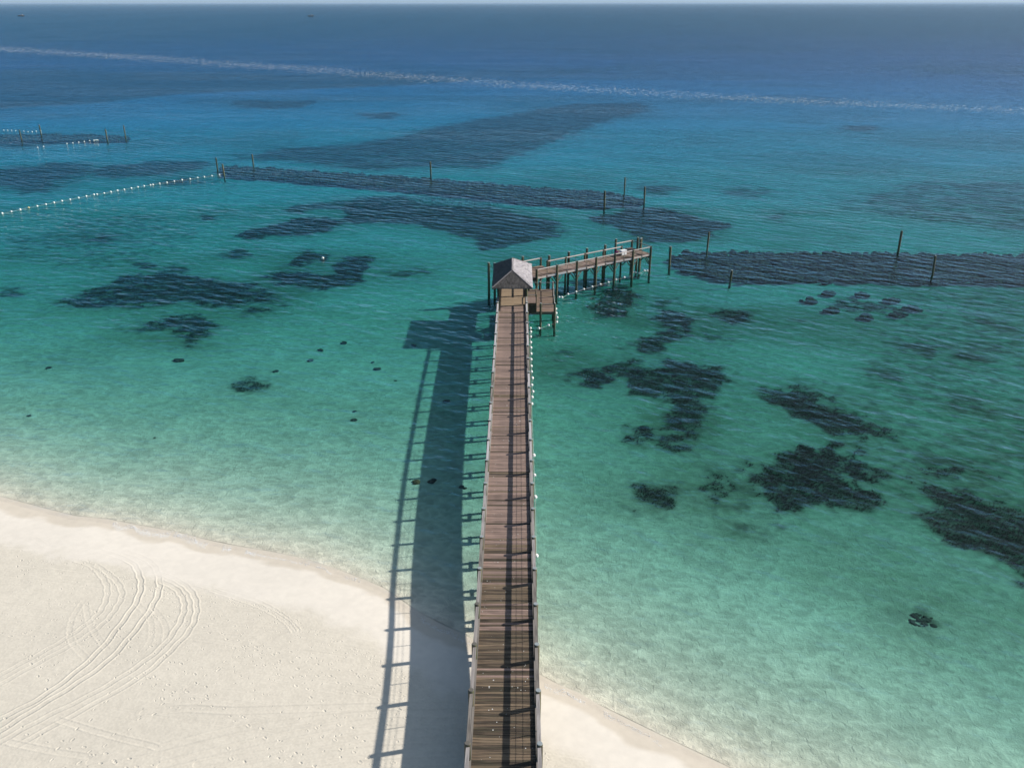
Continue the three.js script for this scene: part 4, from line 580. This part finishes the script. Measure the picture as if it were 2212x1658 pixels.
// ------------------------------------------------------------------ lines of floats and their ropes
{
  const prof = [[0.001, -0.17], [0.035, -0.17], [0.04, -0.145], [0.1, -0.115], [0.142, -0.05], [0.15, 0], [0.142, 0.05], [0.1, 0.115], [0.04, 0.145], [0.035, 0.17], [0.001, 0.17]].map((p) => new THREE.Vector2(...p));
  const geo = new THREE.LatheGeometry(prof, 14).rotateZ(Math.PI / 2), white = new THREE.MeshStandardMaterial({ color: lin(0.82, 0.8, 0.77), roughness: 0.45 }), aged = new THREE.MeshStandardMaterial({ color: lin(0.75, 0.55, 0.28), roughness: 0.55 }), ropeMat = new THREE.MeshStandardMaterial({ color: lin(0.45, 0.45, 0.42), roughness: 1 });
  const ORD = ['first', 'second', 'third', 'fourth', 'fifth', 'sixth', 'seventh', 'eighth', 'ninth', 'tenth', 'eleventh', 'twelfth', 'thirteenth', 'fourteenth', 'fifteenth', 'sixteenth', 'seventeenth', 'eighteenth', 'nineteenth', 'twentieth', 'twenty-first', 'twenty-second', 'twenty-third', 'twenty-fourth', 'twenty-fifth', 'twenty-sixth', 'twenty-seventh', 'twenty-eighth', 'twenty-ninth', 'thirtieth', 'thirty-first'];
  function line(pts, label, group, ropeLabel, size = 1, odd = -1) {
    for (let i = 0; i < pts.length; i += 2) { const a = Math.max(0, i - 2), b = Math.min(pts.length - 2, i + 2), m = mesh('float', geo, i / 2 === odd ? aged : white, scene, pts[i], 0.05, pts[i + 1], -Math.atan2(pts[b + 1] - pts[a + 1], pts[b] - pts[a]) + rr(-0.4, 0.4)); m.scale.setScalar(size * rr(0.92, 1.06)); tag(m, i / 2 === odd ? 'yellowed ball float, only tinted one of the left float line' : label.replace('#', ORD[i / 2]), 'float', group); }
    if (ropeLabel) { const c = new THREE.CatmullRomCurve3(Array.from({ length: pts.length / 2 }, (_, i) => new THREE.Vector3(pts[i * 2], 0.015, pts[i * 2 + 1]))); tag(mesh('float_rope', new THREE.TubeGeometry(c, pts.length * 2, 0.012, 5), ropeMat, scene), ropeLabel, 'rope'); }
  }
  line([5.55, -96.52, 5.89, -96.48, 6.67, -97.69, 7.71, -98.66, 8.71, -99.66, 9.83, -100.67, 10.94, -101.66, 12.02, -102.51, 13.12, -103.65, 14.27, -104.58, 15.35, -105.51, 15.7, -106.83, 15.99, -106.83, 16.45, -106.46, 17.26, -107.51, 17.68, -107.47], '# white ball float from the shelter on the rope before the slanting platform', 'floats along the slanting platform', 'thin rope joining the floats in front of the slanting platform');
  line([4.99, -92.28, 4.96, -90.85, 5, -89.4, 4.9, -87.89, 3.94, -86.91, 2.88, -85.93], '# white ball float from the far corner on the rope round the low landing', 'floats round the low landing', 'thin rope joining the floats round the low landing');
  line([1.96, -85.96, 1.97, -84.83, 1.95, -83.36, 1.93, -81.75, 1.93, -80.26, 1.92, -78.64, 1.89, -77.15, 1.89, -75.47, 1.9, -74.11, 1.96, -72.59, 1.88, -71.02, 1.96, -69.58, 1.87, -68.37, 1.83, -66.99, 1.84, -57.72, 1.84, -54.7, 1.85, -51.65, 1.79, -44.61], '# white ball float from the shelter past the right railing of the walkway', 'floats along the walkway', 'thin rope joining the floats along the walkway');
  line([-85.96, -140.12, -85.15, -141.48, -84.46, -142.95, -83.79, -144.46, -82.97, -145.68, -82.2, -147.13, -81.46, -148.51, -80.74, -149.9, -79.87, -151.1, -79.04, -152.54, -78.26, -153.89, -77.52, -155.38, -77.1, -155.62, -76.2, -156.55, -75.52, -157.85, -74.78, -159.04, -73.92, -160.02, -73.11, -161.24, -72.31, -162.37, -71.52, -163.37, -70.7, -164.39, -70.3, -164.65, -69.47, -165.82, -68.45, -166.87, -67.44, -168.06, -66.43, -169.54, -65.19, -170.5, -64.14, -171.88, -63.11, -172.86, -61.91, -173.85, -60.76, -175.14], '# white ball float from the left picture edge on the long left line', 'floats of the left line', 'thin rope joining the floats of the left line', 1.15, 3);
  line([-141.99, -240.98, -140.69, -240.62, -139.6, -240.63, -137.99, -239.78, -135.12, -238.59, -133.63, -238, -132.46, -237.89, -131.84, -238.86, -131.05, -239.71], '# tiny white float from the left edge behind the far left rubble strip', 'floats behind the far left strip', null, 1);
  line([-116.69, -210.53, -115.98, -211.97, -112.52, -216.62, -111.51, -217.64, -110.61, -218.87, -109.81, -220.21, -109.08, -221.57, -108.28, -222.21, -108.15, -222.63, -107.87, -222.63, -107.5, -222.63], '# tiny white float from the left in front of the far left rubble strip', 'floats before the far left strip', null, 1);
  line([-26.41, -113.33], 'lone white mooring float near the hook-shaped seagrass bed', 'lone float', null, 1.2);
}

// ------------------------------------------------------------------ a long streak of foam on the open water
{
  const p = [-440, -716, -392.8, -686, -243.7, -580.3, -131, -491.4, -47.4, -423, 16.3, -375.2, 67.7, -338.7, 112.3, -314.4, 152.4, -296, 172.6, -288.3, 210, -272], c = new THREE.CatmullRomCurve3(Array.from({ length: p.length / 2 }, (_, i) => new THREE.Vector3(p[i * 2], 0, p[i * 2 + 1])));
  const flake = new THREE.CircleGeometry(1, 6).rotateX(-Math.PI / 2), n = 8000, im = new THREE.InstancedMesh(flake, new THREE.MeshStandardMaterial({ color: lin(0.8, 0.8, 0.8), roughness: 0.9 }), n), m = new THREE.Matrix4();
  for (let i = 0; i < n; i++) { const t = rnd(), q = c.getPointAt(t), d = c.getTangentAt(t), w = (rnd() + rnd() + rnd() - 1.5) * lerp(26, 11, t), l = rr(-6, 6), s = rr(0.06, 0.24) * lerp(1.7, 0.8, t); m.makeScale(s * 1.7, 1, s).setPosition(q.x - d.z * w + d.x * l, 0.006, q.z + d.x * w + d.z * l); im.setMatrixAt(i, m); }
  im.name = 'foam_streak'; im.receiveShadow = true; im.userData = { label: 'long pale foam streak slanting across the far water', category: 'foam', kind: 'stuff' }; scene.add(im);
}

// ------------------------------------------------------------------ two boats close to the horizon
{
  const hullM = new THREE.MeshStandardMaterial({ color: lin(0.05, 0.055, 0.07), roughness: 0.6 }), cabM = new THREE.MeshStandardMaterial({ color: lin(0.42, 0.36, 0.33), roughness: 0.7 });
  const sh = new THREE.Shape(); sh.moveTo(-7, 0); sh.lineTo(-7.3, 2.2); sh.lineTo(6, 2.2); sh.lineTo(9, 3); sh.lineTo(6.5, 0); const hull = new THREE.ExtrudeGeometry(sh, { depth: 3.4, bevelEnabled: true, bevelSize: 0.3, bevelThickness: 0.5, bevelSegments: 2 }).translate(0, -0.4, -1.7);
  for (const [x, z, label] of [[-1285, -2370, 'dark work boat far out near the horizon, left one'], [-530, -2350, 'dark work boat far out near the horizon, right one']]) { const g = thing('boat', label, 'boat', x, 0, z, 0, 'boats near the horizon'); mesh('hull', hull, hullM, g); mesh('cabin', mergeGeometries([bx(4, 2, 2.6, 3, 3, 0), bx(5, 0.8, 2.8, -3.5, 2.4, 0)]), cabM, g); mesh('mast', rod([1.5, 3, 0], [1.5, 6.5, 0], 0.09, 6), hullM, g); }
}

// ------------------------------------------------------------------ on the platform: a seated person, a cool box, a bag
{
  const TH = Math.atan2(0.568, 0.823), at = (s, n) => [2.77 + 0.823 * s - 0.568 * n, -96.5 - 0.568 * s - 0.823 * n];
  const whiteP = new THREE.MeshStandardMaterial({ color: lin(0.78, 0.79, 0.8), roughness: 0.5 }), hingeM = new THREE.MeshStandardMaterial({ color: lin(0.3, 0.3, 0.32), roughness: 0.6 });
  const [cx, cz] = at(15.1, 1.75), box = thing('cool_box', 'large white cool box standing on the platform deck beside the seated person', 'cool box', cx, 2.54, cz, TH);
  mesh('body', bx(0.82, 0.5, 0.48, 0, 0.25, 0), whiteP, box); mesh('lid', bx(0.86, 0.09, 0.52, 0, 0.553, 0), whiteP, box); for (const s of [-1, 1]) mesh('handle', bx(0.03, 0.05, 0.2, s * 0.43, 0.36, 0), hingeM, box);
  const [bx0, bz0] = at(14.45, 1.6), bag = thing('bag', 'black soft bag on the deck between person and white box', 'bag', bx0, 2.54, bz0, TH);
  { const q = new THREE.SphereGeometry(1, 16, 10), p = q.attributes.position; for (let i = 0; i < p.count; i++) { const y = p.getY(i); p.setXYZ(i, p.getX(i) * 0.33 * (1 + 0.08 * Math.sin(i)), Math.max(y, -0.75) * 0.17 + 0.128, p.getZ(i) * 0.2); } q.computeVertexNormals(); const cl = new THREE.MeshStandardMaterial({ color: lin(0.02, 0.02, 0.025), roughness: 0.9 }); mesh('body', q, cl, bag); mesh('strap', new THREE.TorusGeometry(0.13, 0.018, 6, 16, Math.PI).translate(0, 0.27, 0), cl, bag); }
  // the person sits on the deck, back to the far rail, knees drawn up
  const J = { hip: [0, 0.13, 0], belly: [0, 0.3, -0.02], chest: [0, 0.5, -0.03], neck: [0, 0.63, -0.02], head: [0, 0.75, 0.0], face: [0, 0.74, 0.05], shL: [-0.18, 0.56, -0.02], shR: [0.18, 0.56, -0.02], elL: [-0.25, 0.34, 0.1], elR: [0.25, 0.34, 0.1], wrL: [-0.13, 0.36, 0.3], wrR: [0.13, 0.36, 0.3], knL: [-0.13, 0.44, 0.36], knR: [0.13, 0.44, 0.36], anL: [-0.11, 0.07, 0.62], anR: [0.11, 0.07, 0.62], toL: [-0.12, 0.04, 0.78], toR: [0.12, 0.04, 0.78], htL: [-0.09, 0.13, 0.02], htR: [0.09, 0.13, 0.02] };
  const bones = [['hip', 'belly', 0.145, 0.13], ['belly', 'chest', 0.13, 0.145], ['chest', 'neck', 0.12, 0.06], ['neck', 'head', 0.055, 0.08], ['head', 'face', 0.1, 0.085], ['shL', 'shR', 0.085, 0.085], ['shL', 'elL', 0.06, 0.045], ['shR', 'elR', 0.06, 0.045], ['elL', 'wrL', 0.043, 0.032], ['elR', 'wrR', 0.043, 0.032], ['htL', 'knL', 0.095, 0.066], ['htR', 'knR', 0.095, 0.066], ['knL', 'anL', 0.062, 0.042], ['knR', 'anR', 0.062, 0.042], ['anL', 'toL', 0.045, 0.035], ['anR', 'toR', 0.045, 0.035]];
  for (const [s, k] of [[-1, 'L'], [1, 'R']]) for (let f = 0; f < 5; f++) { const w = J['wr' + k], t = 'f' + k + f, b = 'b' + k + f, m = 'm' + k + f; J[b] = [w[0] - s * (f - 2) * 0.017, w[1], w[2] + (f === 0 ? 0.02 : 0.05)]; J[m] = [w[0] - s * ((f - 2) * 0.02 + (f === 0 ? -0.02 : 0)), w[1] + 0.012, w[2] + (f === 0 ? 0.05 : 0.1)]; J[t] = [J[m][0] - s * 0.008, w[1] - 0.025, w[2] + (f === 0 ? 0.075 : 0.125 + 0.012 * (2 - Math.abs(f - 2)))]; bones.push([k === 'L' ? 'wrL' : 'wrR', b, 0.026, 0.014], [b, m, 0.012, 0.01], [m, t, 0.01, 0.009]); }
  const R = 60, mc = new MarchingCubes(R, new THREE.MeshStandardMaterial(), false, false, 200000), V = (a) => new THREE.Vector3(...a), sc = 0.5, off = [0, 0.4, 0.3], pa = new THREE.Vector3(), ba = new THREE.Vector3();
  const bl = bones.map(([a, b, r0, r1]) => [V(J[a]), V(J[b]), r0, r1]);
  for (let k = 0; k < R; k++) for (let j = 0; j < R; j++) for (let i = 0; i < R; i++) {
    const P = new THREE.Vector3((i - R / 2) / (R / 2) * sc + off[0], (j - R / 2) / (R / 2) * sc + off[1], (k - R / 2) / (R / 2) * sc + off[2]); let d = 1e3;
    for (const [A, B, r0, r1] of bl) { if (Math.abs(P.y - (A.y + B.y) / 2) > 0.35 || Math.abs(P.z - (A.z + B.z) / 2) > 0.4) continue; pa.copy(P).sub(A); ba.copy(B).sub(A); const h = clamp(pa.dot(ba) / ba.lengthSq(), 0, 1), q = pa.addScaledVector(ba, -h).length() - lerp(r0, r1, h), kk = Math.min(r0, r1) < 0.03 ? 0.006 : 0.03, hh = clamp(0.5 + 0.5 * (d - q) / kk, 0, 1); d = lerp(d, q, hh) - kk * hh * (1 - hh); }
    mc.field[i + j * R + k * R * R] = -d;
  }
  mc.isolation = 0; mc.update(); const cnt = mc.count ?? mc.geometry.drawRange.count, pos = new Float32Array(cnt * 3), nor = new Float32Array(cnt * 3), col = new Float32Array(cnt * 3);
  for (let i = 0; i < cnt; i++) {
    const x = mc.positionArray[i * 3] * sc + off[0], y = mc.positionArray[i * 3 + 1] * sc + off[1], z = mc.positionArray[i * 3 + 2] * sc + off[2]; pos.set([x, y, z], i * 3); nor.set([mc.normalArray[i * 3], mc.normalArray[i * 3 + 1], mc.normalArray[i * 3 + 2]], i * 3);
    const skin = [0.33, 0.19, 0.13], top = [0.14, 0.02, 0.11], low = [0.02, 0.02, 0.028]; col.set(y > 0.635 ? skin : (Math.abs(x) > 0.1 && z > 0.24 && y > 0.3 && y < 0.42 && z < 0.46) ? skin : z > 0.57 && y < 0.13 ? skin : (y < 0.2 || (z > 0.12 && Math.abs(x) < 0.22)) ? low : top, i * 3);
  }
  const bg = new THREE.BufferGeometry(); bg.setAttribute('position', new THREE.BufferAttribute(pos, 3)); bg.setAttribute('normal', new THREE.BufferAttribute(nor, 3)); bg.setAttribute('color', new THREE.BufferAttribute(col, 3));
  const [px, pz] = at(13.95, 1.8), man = thing('person', 'person in a purple top and dark trousers sitting on the platform deck', 'person', px, 2.542, pz, TH - 0.35);
  mesh('body', bg, new THREE.MeshStandardMaterial({ vertexColors: true, roughness: 0.9 }), man);
  const hair = new THREE.SphereGeometry(0.118, 18, 12, 0, 6.2832, 0, 1.75).scale(1, 1.05, 1.08).rotateX(-0.55).translate(0, 0.765, 0.005); mesh('hair', hair, new THREE.MeshStandardMaterial({ color: lin(0.015, 0.012, 0.01), roughness: 0.8, side: THREE.DoubleSide }), man);
  const eye = new THREE.MeshStandardMaterial({ color: lin(0.01, 0.01, 0.01), roughness: 0.4 }); for (const s of [-1, 1]) { mesh('eye', new THREE.SphereGeometry(0.012, 8, 6), eye, man, s * 0.035, 0.757, 0.128); }
  mesh('nose', new THREE.ConeGeometry(0.014, 0.045, 8).translate(0, 0.74, 0.14), new THREE.MeshStandardMaterial({ color: lin(0.33, 0.19, 0.13), roughness: 0.8 }), man);
}
scene.fog = new THREE.FogExp2(lin(0.6, 0.78, 1).getHex(), 0.00005);
renderer.render(scene, camera);
